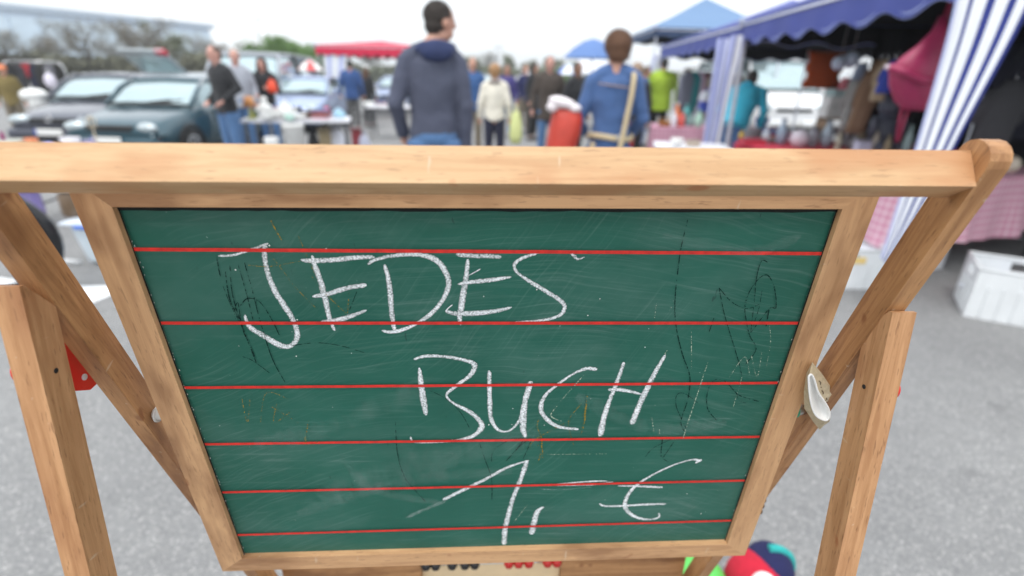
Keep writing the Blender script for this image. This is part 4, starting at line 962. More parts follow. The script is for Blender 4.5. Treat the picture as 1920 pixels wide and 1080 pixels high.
def gingham(name, c, k=24, c2=(.62, .45, .52)):
    m, t, b = nodes(name); uv = N(t, 'UVMap', uv_map='UVMap'); s = N(t, 'SeparateXYZ'); t.links.new(uv.outputs[0], s.inputs[0]); outs = []
    for i in (0, 1):
        a = N(t, 'Math', operation='MULTIPLY'); a.inputs[1].default_value = k; t.links.new(s.outputs[i], a.inputs[0])
        f = N(t, 'Math', operation='FRACT'); t.links.new(a.outputs[0], f.inputs[0]); g_ = N(t, 'Math', operation='GREATER_THAN'); g_.inputs[1].default_value = .62; t.links.new(f.outputs[0], g_.inputs[0]); outs.append(g_.outputs[0])
    ad = N(t, 'Math', operation='ADD'); t.links.new(outs[0], ad.inputs[0]); t.links.new(outs[1], ad.inputs[1])
    hv = N(t, 'Math', operation='MULTIPLY'); hv.inputs[1].default_value = .42; t.links.new(ad.outputs[0], hv.inputs[0])
    mx_ = N(t, 'Mix', data_type='RGBA'); t.links.new(hv.outputs[0], mx_.inputs[0]); mx_.inputs[6].default_value = c+(1,); mx_.inputs[7].default_value = c2+(1,)
    t.links.new(mx_.outputs[2], b.inputs['Base Color']); b.inputs['Roughness'].default_value = .85; return m
GING = gingham('pink_gingham', (.60, .26, .36), 17, (.74, .56, .62)); GING2 = gingham('pink_gingham_far', (.46, .20, .28), 16, (.62, .42, .50))
REDCL = M('red_cloth', (.50, .035, .07), .85)
def cloth(label, quad, z, hem, mat, folds=9, name='tablecloth', seed=0):
    q = [V((x, y, 0)) for x, y in quad]; o3 = q[0].copy(); t = thing(name, label, 'tablecloth', o3); mid = sum(q, V())/4
    def f(bm):
        uvl = bm.loops.layers.uv.new('UVMap')
        def face(vs, uvs):
            fc = bm.faces.new(vs); fc.smooth = True
            for lp, u in zip(fc.loops, uvs): lp[uvl].uv = u
        tp = [(c-mid)*1.012+mid-o3+V((0, 0, z+.006)) for c in q]
        face([bm.verts.new(p) for p in tp], [(p.x, p.y) for p in tp])
        for i in range(4):
            a, b = tp[i], tp[(i+1) % 4]; nr = (b-a).cross(V((0, 0, 1))).normalized(); L = (b-a).length; n = int(L/.04); rows = []
            if nr.dot((a+b)/2-(mid-o3)) < 0: nr = -nr
            for k in range(n+1):
                u = k/n; p = a.lerp(b, u); col_ = []
                for j in range(7):
                    v_ = j/6; amp = v_*(.030*sin(u*L*folds+seed)+.022*sin(u*L*folds*1.9+seed*2)) + v_*.03
                    hz = hem+.03*sin(u*L*3.1+seed)
                    col_.append((bm.verts.new(p+nr*amp+V((0, 0, -(z-hz)*v_))), (u*L+i*.37, (z-hz)*v_)))
                rows.append(col_)
            for r0_, r1_ in zip(rows, rows[1:]):
                for j in range(6): face([r0_[j][0], r1_[j][0], r1_[j+1][0], r0_[j+1][0]], [r0_[j][1], r1_[j][1], r1_[j+1][1], r0_[j+1][1]])
    ob = mesh1('cloth_sheet', mat, f, t); return t
def quad(a, b, depth):
    a, b = V(a), V(b); d = (b-a).normalized(); n = V((-d.y, d.x))*depth; return [tuple(a), tuple(b), tuple(b+n), tuple(a+n)]
Q1 = quad((2.86, 3.78), (4.75, 4.55), .8); table('white topped table hidden under the near gingham cloth at the right', Q1, .74)
cloth('pink gingham tablecloth hanging over the white crates at the right', Q1, .745, .27, GING, seed=1)
Q2 = quad((2.05, 8.15), (3.95, 7.75), .8); table('table under the far pink cloth beside the lime jacket', Q2, .74)
cloth('pink tablecloth with rounded end below the lime jacket', Q2, .745, .1, GING2, seed=2)
Q3 = quad((2.75, 5.35), (4.9, 5.95), .85); table('table crowded with small goods in the shade of the near canopy', Q3, .76)
cloth('red and pink tablecloth behind the end of the top rail', Q3, .765, .35, REDCL, seed=3)
Q4 = quad((1.55, 5.9), (2.35, 5.75), .7); table('small table in front of the first canopy pole', Q4, .72)
Q5 = quad((-4.15, 8.2), (-2.62, 8.6), .75); table('long folding table of white crockery before the pale blue car', Q5, .72)
Q6 = quad((-3.35, 12.3), (-1.9, 12.4), .75); table('white trestle table to the right of the red stall', Q6, .72)
Q7 = quad((-4.75, 4.95), (-3.6, 5.15), .6); table('low table of bric-a-brac in front of the parked cars', Q7, .62)

# ---- small goods
_c = {}
def cm(c, rough=.45, name=None):
    k = (tuple(c), rough)
    if k not in _c: _c[k] = M('goods_%d' % len(_c), tuple(c), rough, var=.06, scale=20)
    return _c[k]
def item(kind, label, cat, px_, ytop, d, wpx, z0, c, c2=None, rz=0., group=None, h=None):
    top = W(px_, ytop, d); w_ = wpx*d/1058; hh = h or max(.03, top.z-z0); m = cm(c); m2 = cm(c2 or tuple(x*.6 for x in c)); r = w_/2
    names = {'vase': 'ceramic_vase', 'bottle': 'glass_bottle', 'teapot': 'teapot', 'box': 'goods_box', 'bowl': 'bowl', 'plates': 'plate_stack', 'lamp': 'table_lamp', 'jar': 'lidded_jar', 'sack': 'carrier_bag', 'bucket': 'bucket', 'ball': 'ball', 'figure': 'figurine', 'books': 'book_stack', 'stick': 'candlestick', 'toy': 'soft_toy', 'shoe': 'shoe', 'basket': 'basket'}
    t = thing(names[kind], label, cat, (top.x, top.y, z0), rz, group)
    if kind == 'vase':
        mesh1('vase_body', m, lambda bm: lathe(bm, [(r*.5, 0), (r*.85, hh*.18), (r, hh*.42), (r*.8, hh*.65), (r*.36, hh*.82), (r*.40, hh*.93)], 16), t); mesh1('vase_lip', m2, lambda bm: lathe(bm, [(r*.42, hh*.93), (r*.56, hh*.97), (r*.5, hh)], 16), t)
    elif kind == 'bottle':
        mesh1('bottle_body', m, lambda bm: lathe(bm, [(r*.9, 0), (r, hh*.05), (r, hh*.6), (r*.4, hh*.75), (r*.36, hh*.92)], 14), t); mesh1('bottle_cap', m2, lambda bm: lathe(bm, [(r*.42, hh*.92), (r*.42, hh)], 12), t)
    elif kind == 'teapot':
        mesh1('pot_body', m, lambda bm: lathe(bm, [(r*.5, 0), (r*.9, hh*.2), (r*.95, hh*.45), (r*.6, hh*.7)], 16), t); mesh1('lid', m, lambda bm: (lathe(bm, [(r*.6, hh*.7), (r*.4, hh*.82), (.01, hh*.86)], 16), ell(bm, (0, 0, hh*.93), (r*.2, r*.2, hh*.07), 10, 6)), t)
        mesh1('spout', m, lambda bm: tube(bm, [(r*.75, 0, hh*.3), (r*1.15, 0, hh*.42), (r*1.4, 0, hh*.68)], [r*.22, r*.14, r*.1], 8), t); mesh1('handle', m, lambda bm: tube(bm, [(-r*.8, 0, hh*.6), (-r*1.3, 0, hh*.58), (-r*1.35, 0, hh*.3), (-r*.85, 0, hh*.2)], r*.09, 6), t)
    elif kind == 'box':
        mesh1('box_body', m, lambda bm: box(bm, (0, 0, hh*.42), (w_, w_*.7, hh*.84), bev=.006), t); mesh1('box_lid', m2, lambda bm: box(bm, (0, 0, hh*.92), (w_*1.04, w_*.74, hh*.14), bev=.006), t)
    elif kind == 'bowl':
        mesh1('bowl_shell', m, lambda bm: lathe(bm, [(r*.4, 0), (r*.8, hh*.4), (r, hh), (r*.92, hh), (r*.7, hh*.45), (.01, hh*.12)], 18, capt=False), t); mesh1('bowl_foot', m2, lambda bm: lathe(bm, [(r*.42, -.001), (r*.42, hh*.08)], 14), t)
    elif kind == 'plates':
        for k in range(5): mesh1('plate', m if k % 2 else m2, lambda bm: lathe(bm, [(r*.5, 0), (r, hh*.14), (r*.98, hh*.18), (.01, hh*.06)], 18, capt=False), t, loc=(0, 0, k*hh*.19))
    elif kind == 'lamp':
        mesh1('lamp_base', m2, lambda bm: lathe(bm, [(r*.6, 0), (r*.7, hh*.05), (r*.2, hh*.15), (r*.35, hh*.35), (r*.12, hh*.5), (r*.1, hh*.62)], 14), t); mesh1('lamp_shade', m, lambda bm: lathe(bm, [(r, hh*.52), (r*.6, hh)], 18), t)
    elif kind == 'jar':
        mesh1('jar_body', m, lambda bm: lathe(bm, [(r*.8, 0), (r, hh*.15), (r, hh*.6), (r*.7, hh*.78)], 14), t); mesh1('jar_lid', m2, lambda bm: (lathe(bm, [(r*.75, hh*.78), (r*.6, hh*.9)], 14), ell(bm, (0, 0, hh*.94), (r*.2, r*.2, hh*.06), 8, 6)), t)
    elif kind == 'sack':
        R = random.Random(label); mesh1('bag_body', m, lambda bm: (lathe(bm, [(r*.7, 0), (r, hh*.2), (r*.95, hh*.5), (r*.6, hh*.78), (r*.35, hh*.86)], 14, sy=.6), [setattr(v, 'co', v.co+V((R.gauss(0, r*.06), R.gauss(0, r*.06), 0))) for v in bm.verts]), t)
        mesh1('bag_handle', m2, lambda bm: [tube(bm, [(-r*.25, s*r*.2, hh*.82), (-r*.15, s*r*.2, hh), (r*.15, s*r*.2, hh), (r*.25, s*r*.2, hh*.82)], r*.06, 6) for s in (-1, 1)][0], t)
    elif kind == 'bucket':
        mesh1('bucket_body', m, lambda bm: lathe(bm, [(r*.75, 0), (r*.95, hh*.94), (r, hh*.95), (r, hh), (r*.92, hh), (r*.72, .02)], 20, capt=False), t); mesh1('bucket_handle', m2, lambda bm: tube(bm, [(r*cos(a), -r*.3, hh*.93-abs(sin(a))*hh*.25) for a in [pi*k/8 for k in range(9)]], .004, 5), t)
    elif kind == 'ball': mesh1('ball_shell', m, lambda bm: ell(bm, (0, 0, r), (r, r, r), 18, 12), t)
    elif kind == 'figure':
        mesh1('figure_body', m, lambda bm: (lathe(bm, [(r*.8, 0), (r*.85, hh*.1), (r*.6, hh*.4), (r*.75, hh*.6), (r*.3, hh*.76)], 14), tube(bm, [(r*.6, 0, hh*.62), (r, -r*.2, hh*.42), (r*.4, -r*.6, hh*.40)], r*.17, 6), tube(bm, [(-r*.6, 0, hh*.62), (-r, -r*.2, hh*.42), (-r*.4, -r*.6, hh*.40)], r*.17, 6)), t); mesh1('figure_head', m2 if c2 else m, lambda bm: ell(bm, (0, 0, hh*.87), (r*.42, r*.42, hh*.14), 12, 8), t)
    elif kind == 'books':
        cs_ = [c, c2 or (.5, .5, .4), (.35, .06, .05), (.1, .15, .3)]
        for k in range(4): mesh1('book', cm(cs_[k % 4]), lambda bm: box(bm, (0, 0, hh/8), (w_, w_*.7, hh/4*.94), rz=.2*sin(k*3), bev=.003), t, loc=(0, 0, k*hh/4))
    elif kind == 'stick':
        mesh1('stick_stem', m, lambda bm: lathe(bm, [(r*1.1, 0), (r*.9, hh*.05), (r*.35, hh*.1), (r*.3, hh*.4), (r*.5, hh*.5), (r*.3, hh*.6), (r*.35, hh*.88), (r*.9, hh*.93), (r*.9, hh)], 12), t)
        for s in (-1, 1): mesh1('stick_arm', m, lambda bm: tube(bm, [(0, 0, hh*.72), (s*r*1.6, 0, hh*.72), (s*r*2.0, 0, hh*.95)], r*.25, 6), t)
    elif kind == 'toy':
        mesh1('toy_body', m, lambda bm: (ell(bm, (0, 0, hh*.35), (r*.8, r*.6, hh*.35), 14, 9), [ell(bm, (s*r*.8, -r*.3, hh*.45), (r*.22, r*.25, hh*.2), 8, 6) for s in (-1, 1)], [ell(bm, (s*r*.5, -r*.6, hh*.1), (r*.28, r*.5, hh*.12), 8, 6) for s in (-1, 1)]), t); mesh1('toy_head', m, lambda bm: (ell(bm, (0, 0, hh*.8), (r*.55, r*.5, hh*.2), 12, 8), [ell(bm, (s*r*.4, 0, hh*.97), (r*.2, r*.1, hh*.08), 8, 6) for s in (-1, 1)]), t)
    elif kind == 'basket':
        mesh1('basket_weave', m, lambda bm: [tube(bm, [(r*(.75+.05*k)*cos(a), r*(.75+.05*k)*sin(a), hh*.12*(k+.5)) for a in [2*pi*q/16 for q in range(16)]], hh*.065, 5, closed=True) for k in range(5)], t); mesh1('basket_handle', m2, lambda bm: tube(bm, [(r*cos(a), 0, hh*.6+hh*.4*sin(a)) for a in [pi*q/10 for q in range(11)]], r*.07, 6), t)
    return t
W_ = (.78, .78, .76)
# crockery table (z .72), left middle
for a in [('lamp', 'orange shaded yellow lamp at the left end of the crockery table', 'lamp', 465, 180, 8.45, 24, .72, (.55, .24, .08), (.45, .45, .12)),
          ('figure', 'white china figure with small head second from the left on the crockery table', 'figurine', 493, 181, 8.4, 30, .72, W_),
          ('vase', 'broad white vase in the middle of the crockery table', 'vase', 515, 205, 8.6, 36, .72, W_, W_), ('teapot', 'white teapot with lid knob on the crockery table', 'teapot', 533, 186, 8.45, 30, .72, W_, W_),
          ('vase', 'white jug left of the pale green bowl', 'vase', 550, 206, 8.5, 24, .72, (.74, .76, .78), W_), ('bowl', 'pale green bowl right of the teapot on the crockery table', 'bowl', 542, 217, 8.3, 20, .72, (.45, .68, .60), W_),
          ('bowl', 'white bowl upside the pale green bowl on the crockery table', 'bowl', 561, 214, 8.5, 26, .72, W_, W_), ('jar', 'red lidded white jar behind the teapot', 'jar', 516, 199, 8.75, 9, .72, W_, (.6, .03, .04)),
          ('books', 'stack of pink and brown books at the right half of the crockery table', 'books', 600, 204, 8.75, 30, .72, (.5, .22, .28), (.12, .08, .07)), ('toy', 'pink soft toy against the white stall curtain', 'soft toy', 612, 200, 8.95, 18, .72, (.62, .12, .22)),
          ('sack', 'light blue plastic bag at the right end of the crockery table', 'bag', 634, 203, 9.0, 26, .72, (.35, .58, .72), (.5, .7, .8)), ('box', 'small dark brown box right of the jug on the crockery table', 'box', 577, 208, 8.8, 22, .72, (.10, .06, .05)),
          ('bottle', 'green bottle beside the orange lamp', 'bottle', 476, 205, 8.5, 9, .72, (.20, .24, .08)), ('plates', 'stack of white plates at the front of the crockery table', 'plates', 505, 219, 8.35, 26, .72, W_, (.65, .66, .68))]: item(*a)
for a in [('bucket', 'tall white bucket under the crockery table', 'bucket', 548, 232, 8.2, 42, 0, W_, (.4, .4, .4)), ('sack', 'white carrier bag on the ground right of the crockery table', 'bag', 630, 234, 8.9, 34, 0, (.72, .73, .80)),
          ('box', 'tan cardboard box between the bucket and the white bag', 'box', 607, 238, 8.8, 20, 0, (.38, .30, .18)), ('ball', 'orange ball on the ground near the blue jacketed shopper', 'ball', 655, 255, 9.6, 9, 0, (.7, .22, .04)),
          ('sack', 'grey blue bag on the ground left of the tall man', 'bag', 682, 247, 9.8, 26, 0, (.45, .47, .58)), ('box', 'dark red box on the ground behind the white carrier bag', 'box', 668, 240, 10.2, 18, 0, (.22, .03, .04)),
          ('box', 'white wedge shaped box on the ground left of the bucket', 'box', 508, 256, 7.2, 22, .0, W_, W_), ('sack', 'black bag on the ground under the crockery table', 'bag', 585, 238, 9.0, 24, 0, (.03, .03, .035))]: item(*a)
# trestle table by the red stall
for a in [('box', 'white shoebox on the trestle table by the red stall', 'box', 692, 190, 12.6, 18, .72, W_, W_), ('books', 'pile of papers on the trestle table by the red stall', 'books', 716, 191, 12.7, 20, .72, W_, (.6, .6, .62)),
          ('jar', 'pinkish jar at the right end of the trestle table', 'jar', 738, 188, 12.6, 10, .72, (.65, .45, .48), W_), ('bowl', 'flat white dish on the trestle table', 'bowl', 753, 190, 12.7, 18, .72, W_, W_)]: item(*a)
# bric-a-brac table near left
for a in [('ball', 'cornflower blue ball peeping over the left end of the top rail', 'ball', 83, 248, 5.1, 26, .62, (.14, .22, .62)), ('bowl', 'white bowl under the teal saloon headlights', 'bowl', 130, 258, 5.2, 34, .62, (.7, .68, .72), W_),
          ('bowl', 'orange dish below the licence plate of the dark hatchback', 'bowl', 57, 259, 5.0, 22, .62, (.62, .20, .08)), ('stick', 'thin pale wooden candlestick in front of the teal saloon', 'candlestick', 168, 218, 5.25, 9, .62, (.42, .36, .26)),
          ('bowl', 'cream bowl at the far left above the top rail', 'bowl', 20, 262, 4.95, 40, .62, (.55, .56, .50), W_), ('toy', 'plum coloured soft toy at the very left edge', 'soft toy', 2, 248, 4.95, 14, .62, (.25, .02, .12)), ('box', 'lavender tin beside the white bowl', 'box', 165, 262, 5.3, 22, .62, (.45, .40, .62))]: item(*a)
# canopy tables
G3 = [('figure', 'white figurine at the left of the shaded goods', 'figurine', 1440, 236, 6.0, 16, .765, (.4, .45, .5)),
      ('vase', 'tall grey blue glass vase in front of the white van', 'vase', 1472, 222, 6.0, 20, .765, (.28, .36, .45)), ('ball', 'pale lilac ball among the shaded goods', 'ball', 1504, 238, 5.8, 34, .765, (.62, .56, .62)),
      ('ball', 'small cream globe hanging low before the white van', 'ball', 1513, 217, 6.3, 17, .765, (.75, .70, .60)), ('jar', 'grey jar right of the pale lilac ball', 'jar', 1530, 234, 5.9, 20, .765, (.30, .30, .34)),
      ('vase', 'light blue grey jug below the stacked white tins', 'vase', 1558, 226, 5.9, 24, .765, (.40, .48, .55)), ('basket', 'brown basket below the stacked white tins', 'basket', 1545, 222, 6.3, 36, .765, (.22, .14, .08)),
      ('bottle', 'dark bottle right of the light blue grey jug', 'bottle', 1582, 232, 5.8, 12, .765, (.04, .04, .035)), ('figure', 'cream figurine left of the dangling bag straps', 'figurine', 1577, 248, 5.6, 14, .765, (.5, .46, .36)),
      ('box', 'grey metal box behind the cream figurine', 'box', 1600, 240, 6.0, 26, .765, (.20, .20, .22)), ('jar', 'olive brown jar below the long brown coat', 'jar', 1622, 238, 5.8, 22, .765, (.16, .13, .08)),
      ('vase', 'pale stone vase between brown jar and bag straps', 'vase', 1647, 246, 5.6, 15, .765, (.48, .42, .34)), ('bottle', 'tan bottle under the maroon bag', 'bottle', 1670, 252, 5.5, 12, .765, (.40, .32, .20)),
      ('vase', 'grey green glass vase left of the striped curtain', 'vase', 1712, 234, 5.4, 16, .765, (.34, .46, .46)), ('box', 'lilac white box lying at the rail below the bags', 'box', 1620, 262, 5.4, 26, .765, (.6, .6, .75)),
      ('plates', 'stack of grey plates below the cyan jacket', 'plates', 1412, 240, 6.4, 30, .765, (.35, .35, .38)), ('books', 'dark pile of books left of the tall glass vase', 'books', 1448, 244, 6.2, 28, .765, (.10, .09, .10), (.3, .3, .28)),
      ('bottle', 'yellow bottle at the left end of the shaded goods', 'bottle', 1392, 244, 6.5, 10, .765, (.45, .30, .04)), ('box', 'crimson box at the front of the shaded goods', 'box', 1412, 260, 6.0, 44, .765, (.50, .03, .06)),
      ('vase', 'black vase right of the stack of grey plates', 'vase', 1430, 246, 6.5, 14, .765, (.03, .03, .035)), ('lamp', 'grey lamp right of the light blue grey jug', 'lamp', 1566, 236, 6.3, 18, .765, (.4, .4, .42)),
      ('teapot', 'dull pewter teapot below the brown coat', 'teapot', 1604, 250, 5.6, 18, .765, (.24, .23, .24)), ('jar', 'dark brown jar right of the pale stone vase', 'jar', 1690, 244, 5.7, 18, .765, (.08, .06, .05)), ('box', 'black box under the grey rucksack', 'box', 1655, 236, 6.1, 30, .765, (.03, .03, .04))]
for a in G3: item(*a)
G2 = [('bottle', 'orange and white bottle right of the lime jacket', 'bottle', 1272, 192, 8.4, 13, .75, (.75, .20, .05), (.8, .8, .75)), ('bottle', 'white bottle under the orange one beside the lime jacket', 'bottle', 1266, 208, 8.3, 12, .75, (.7, .7, .75)), ('jar', 'coral red jar on the far pink tablecloth', 'jar', 1281, 208, 8.3, 13, .75, (.65, .12, .10)),
      ('basket', 'amber basket at the left of the far pink tablecloth', 'basket', 1249, 222, 8.4, 30, .75, (.40, .17, .03)), ('vase', 'mint green glass vase on the far pink tablecloth', 'vase', 1313, 206, 8.2, 15, .75, (.40, .62, .50)), ('vase', 'smaller grey green vase left of the mint one', 'vase', 1298, 212, 8.3, 12, .75, (.25, .36, .34)),
      ('box', 'blue and white box left of the curtain bundle', 'box', 1326, 186, 9.6, 24, .9, (.06, .10, .48), (.75, .75, .78)), ('sack', 'white bag with blue below hanging behind the curtain bundle', 'bag', 1327, 166, 9.8, 26, 1.05, (.72, .74, .80), (.1, .1, .5)),
      ('jar', 'teal jar behind the coral red jar', 'jar', 1290, 192, 8.6, 12, .75, (.10, .38, .38)), ('figure', 'grey figure behind the mint green vase', 'figurine', 1306, 200, 8.6, 12, .75, (.3, .3, .35)), ('bowl', 'white oval bowl in front of the first canopy pole', 'bowl', 1270, 259, 6.0, 26, .72, W_, W_),
      ('box', 'tan box right of the white oval bowl', 'box', 1300, 262, 6.1, 24, .72, (.50, .42, .34)), ('bottle', 'amber bottle left of the cyan jacket', 'bottle', 1361, 198, 8.1, 11, .75, (.60, .30, .03), (.7, .4, .1)), ('box', 'grey chair back shaped case before the cyan jacket', 'box', 1383, 186, 8.0, 16, .75, (.25, .24, .24)), ('toy', 'royal blue soft toy at the foot of the white van', 'soft toy', 1432, 204, 8.3, 26, .75, (.08, .16, .55))]
for a in G2: item(*a)
item('ball', 'cream round vessel behind the rounded end of the right rear leg', 'vessel', 1909, 268, 4.45, 34, .75, (.60, .52, .42))

# crates and tubs on the ground
CR_ = M('crate_white', (.72, .74, .75), .45, var=.05, scale=8)
def crate(label, corner, a, L, B, H, mat=CR_):
    """open plastic crate; corner = near ground corner, a = angle of its long side"""
    t = thing('plastic_crate', label, 'crate', (corner.x, corner.y, 0), a)
    th = .008
    def wall(bm, x0, y0, x1, y1, slot):
        dx, dy = x1-x0, y1-y0; l = math.hypot(dx, dy); an = math.atan2(dy, dx); mx_, my_ = (x0+x1)/2, (y0+y1)/2
        if not slot: box(bm, (mx_, my_, H/2), (l, th, H), rz=an)
        else:
            box(bm, (mx_, my_, (H-.09)/2), (l, th, H-.09), rz=an); box(bm, (mx_, my_, H-.015), (l, th, .03), rz=an)
            for s in (-1, 1):
                q = s*(l/2-(l/2-.07)/2); box(bm, (mx_+cos(an)*q, my_+sin(an)*q, H-.06), (l/2-.07, th, .06), rz=an)
    for x0, y0, x1, y1 in ((0, 0, L, 0), (L, 0, L, B), (L, B, 0, B), (0, B, 0, 0)): mesh1('crate_wall', mat, lambda bm: wall(bm, x0, y0, x1, y1, True), t)
    mesh1('crate_rim', mat, lambda bm: tube(bm, [(0, 0, H), (L, 0, H), (L, B, H), (0, B, H)], .012, 6, closed=True), t)
    mesh1('crate_base', mat, lambda bm: box(bm, (L/2, B/2, .012), (L*.98, B*.98, .016)), t)
    for k in range(4): mesh1('crate_rib', mat, lambda bm: box(bm, (-.008, B*(k+1)/5, H*.36), (.010, .012, H*.6)), t)
    for k in range(7): mesh1('crate_rib', mat, lambda bm: box(bm, (L*(k+1)/8, -.008, H*.36), (.012, .010, H*.6)), t)
    return t
cr = crate('white plastic crate of papers under the gingham cloth at the right edge', G(1806, 592), radians(-31), .62, .42, .33)
PAPER = [cm((.70, .74, .80), .6), cm((.78, .78, .76), .6), cm((.30, .42, .70), .6), cm((.6, .55, .5), .6), cm((.72, .5, .5), .6)]
cM = Matrix.Translation(V(cr.location)) @ Matrix.Rotation(radians(-31), 4, 'Z')
CON = ['pale blue magazine on top in the right crate', 'white magazine tilted in the right crate', 'blue magazine lying in the right crate', 'cream magazine at the back of the right crate', 'pinkish magazine at the front of the right crate']
for k in range(5):
    o_ = mesh1('magazine', PAPER[k], lambda bm: box(bm, (0, 0, 0), (.20, .27, .012), bev=.002)); o_.location = cM @ V((.12+.095*k, .2+.03*sin(k*4), .13+.014*k)); o_.rotation_euler = (.08*sin(k*2), .1*sin(k*3+1), k*1.3)
    tag(o_, CON[k], 'magazine')
cr2 = crate('white plastic crate behind the foot of the striped curtain', V((2.12, 3.62, 0)), radians(1), .66, .42, .30)
for k, (lab, m_) in enumerate([('white paper sheaf in the crate behind the striped curtain', PAPER[1]), ('teal blue leaflet in the crate behind the striped curtain', cm((.05, .35, .42), .6)), ('grey booklet in the crate behind the striped curtain', PAPER[0])]):
    o_ = mesh1('booklet', m_, lambda bm: box(bm, (0, 0, 0), (.19, .26, .015), bev=.002)); o_.location = (2.25+.19*k, 3.83, .25+.012*k); o_.rotation_euler = (.1, .12*(k-1), .4*k); tag(o_, lab, 'booklet')
mesh1('crate_label', cm((.75, .55, .20), .6), lambda bm: box(bm, (.40, -.010, .225), (.10, .003, .05)), cr2)
mesh1('crate_label', cm((.70, .50, .52), .6), lambda bm: box(bm, (.42, -.010, .20), (.16, .003, .05)), cr)
box3 = thing('storage_box', 'grey white box on the ground under the gingham cloth, left of the right crate', 'box', (3.22, 4.2, 0), .35)
mesh1('box_body', cm((.55, .55, .57)), lambda bm: box(bm, (0, 0, .15), (.62, .4, .30), bev=.01), box3); mesh1('box_lid', cm((.35, .35, .37)), lambda bm: box(bm, (0, 0, .315), (.64, .42, .03), bev=.008), box3)
# clear tub at left
tubp = G(190, 503); TUBM = M('tub_clear', (.60, .68, .74), .25, var=.08, scale=5); TUBB = M('tub_rim_blue', (.08, .20, .70), .4)
tt = thing('storage_tub', 'clear pale blue plastic tub with a blue clip left of the chalkboard', 'storage tub', (tubp.x+.05, tubp.y+.22, 0), 0)
mesh1('tub_body', TUBM, lambda bm: box(bm, (0, 0, .17), (.48, .38, .32), bev=.03, taper=.8), tt)
mesh1('tub_lid', M('tub_lid', (.66, .72, .80), .4), lambda bm: box(bm, (0, 0, .338), (.56, .44, .022), bev=.008), tt)
mesh1('tub_clip', TUBB, lambda bm: box(bm, (-.07, -.215, .318), (.20, .02, .03), bev=.006), tt)
mesh1('tub_filling', cm((.20, .45, .75)), lambda bm: box(bm, (.10, -.19, .14), (.14, .02, .16), bev=.006), tt)
jt = thing('brown_jar', 'brown glass jar with pale lid standing on the clear tub', 'jar', (W(143, 400, tt.location.y).x, tt.location.y, .35))
mesh1('jar_body', M('jar_brown', (.13, .085, .05), .3), lambda bm: lathe(bm, [(.075, 0), (.085, .02), (.085, .17), (.06, .20)], 18), jt); mesh1('jar_lid', cm((.55, .50, .46)), lambda bm: lathe(bm, [(.09, .20), (.09, .245)], 18), jt)
# black wheel and lavender cloth, left edge
tp_ = G(-24, 462, .37)
ty = thing('cart_wheel', 'shiny black rubber wheel rim at the left edge behind the rear leg', 'wheel', (tp_.x, tp_.y, .37), radians(30))
mesh1('tyre', M('glossy_black', (.01, .01, .012), .18), lambda bm: tube(bm, [(.315*cos(a), 0, .315*sin(a)) for a in [2*pi*q/36 for q in range(36)]], .055, 12, closed=True, flat=(1, 1)), ty)
mesh1('hub', cm((.2, .2, .22), .3), lambda bm: lathe(bm, [(.045, -.05), (.045, .05)], 14), ty, rot=(pi/2, 0, 0))
for q in range(6): mesh1('spoke', cm((.3, .3, .32), .3), lambda bm: tube(bm, [(0, 0, 0), (.27*cos(q*pi/3), 0, .27*sin(q*pi/3))], .006, 6), ty)
lp = W(52, 405, 5.0); lc = thing('lavender_cloth', 'lavender cloth draped behind the black wheel', 'cloth', (lp.x, lp.y, 0), 0)
def lav(bm):
    L_ = [(12, 345), (14, 372), (30, 398), (66, 417)]; R_l = [(70, 345), (78, 370), (86, 392), (88, 404)]; rr = []
    for l, r in zip(L_, R_l): rr.append([bm.verts.new(W(l[0]+(r[0]-l[0])*k/8, l[1]+(r[1]-l[1])*k/8, 4.85+.03*sin(k*2.1))-V(lc.location)) for k in range(9)])
    for a, b in zip(rr, rr[1:]):
        for j in range(8): bm.faces.new((a[j], b[j], b[j+1], a[j+1])).smooth = True
    bmesh.ops.solidify(bm, geom=bm.faces[:], thickness=.012)
mesh1('cloth_fold', M('lavender', (.42, .36, .66), .85), lav, lc)
bs = mesh1('ground_bar', M('bar_white', (.7, .71, .72), .4), lambda bm: tube(bm, [G(60, 484, .02), G(150, 492, .02)], .018, 8)); tag(bs, 'thin white bar lying on the asphalt left of the tub', 'bar')

# ---- hanging garments and bags
def garment(label, pts, wpx, d, c, cat='garment', name='hanging_garment', rz=0., group=None, shoulders=True, hanger=True):
    (x0, y0), (x1, y1) = pts; a = W(x0, y0, d); b = W(x1, y1, d); hgt = a.z-b.z; w_ = wpx*d/1058
    t = thing(name, label, cat, ((a.x+b.x)/2, a.y, b.z), rz, group)
    dx = (a.x-b.x)
    def f(bm):
        rr = []
        for i in range(9):
            v_ = i/8; z = hgt*v_; wd = w_*(.5+.06*sin(i*1.7)) if not shoulders else w_*(.52 if v_ < .8 else .52-(v_-.8)*1.6)
            n = 18; ring_ = []
            for k in range(n):
                an = 2*pi*k/n; ring_.append(V(((v_-.5)*dx+cos(an)*wd, sin(an)*(.05+.012*sin(k*2.4+i*.3))*(1.0 if v_ < .85 else .6), z)))
            rr.append(ring_)
        loft(bm, rr)
    mesh1('fabric', cm(c, .85), f, t)
    if shoulders:
        for s in (-1, 1): mesh1('sleeve', cm(c, .85), lambda bm: tube(bm, [(s*w_*.42+dx*.4, 0, hgt*.86), (s*w_*.58+dx*.2, .02, hgt*.6), (s*w_*.56, .03, hgt*.36)], [w_*.13, w_*.13, w_*.10], 8), t)
    if hanger: mesh1('hanger', CHROME, lambda bm: tube(bm, [(dx*.5, 0, hgt*.97), (dx*.5, 0, hgt+.03), (dx*.5+.02, 0, hgt+.06), (dx*.5+.04, 0, hgt+.04)], .004, 6), t)
    return t
HG = 'garments hanging in the near canopy'
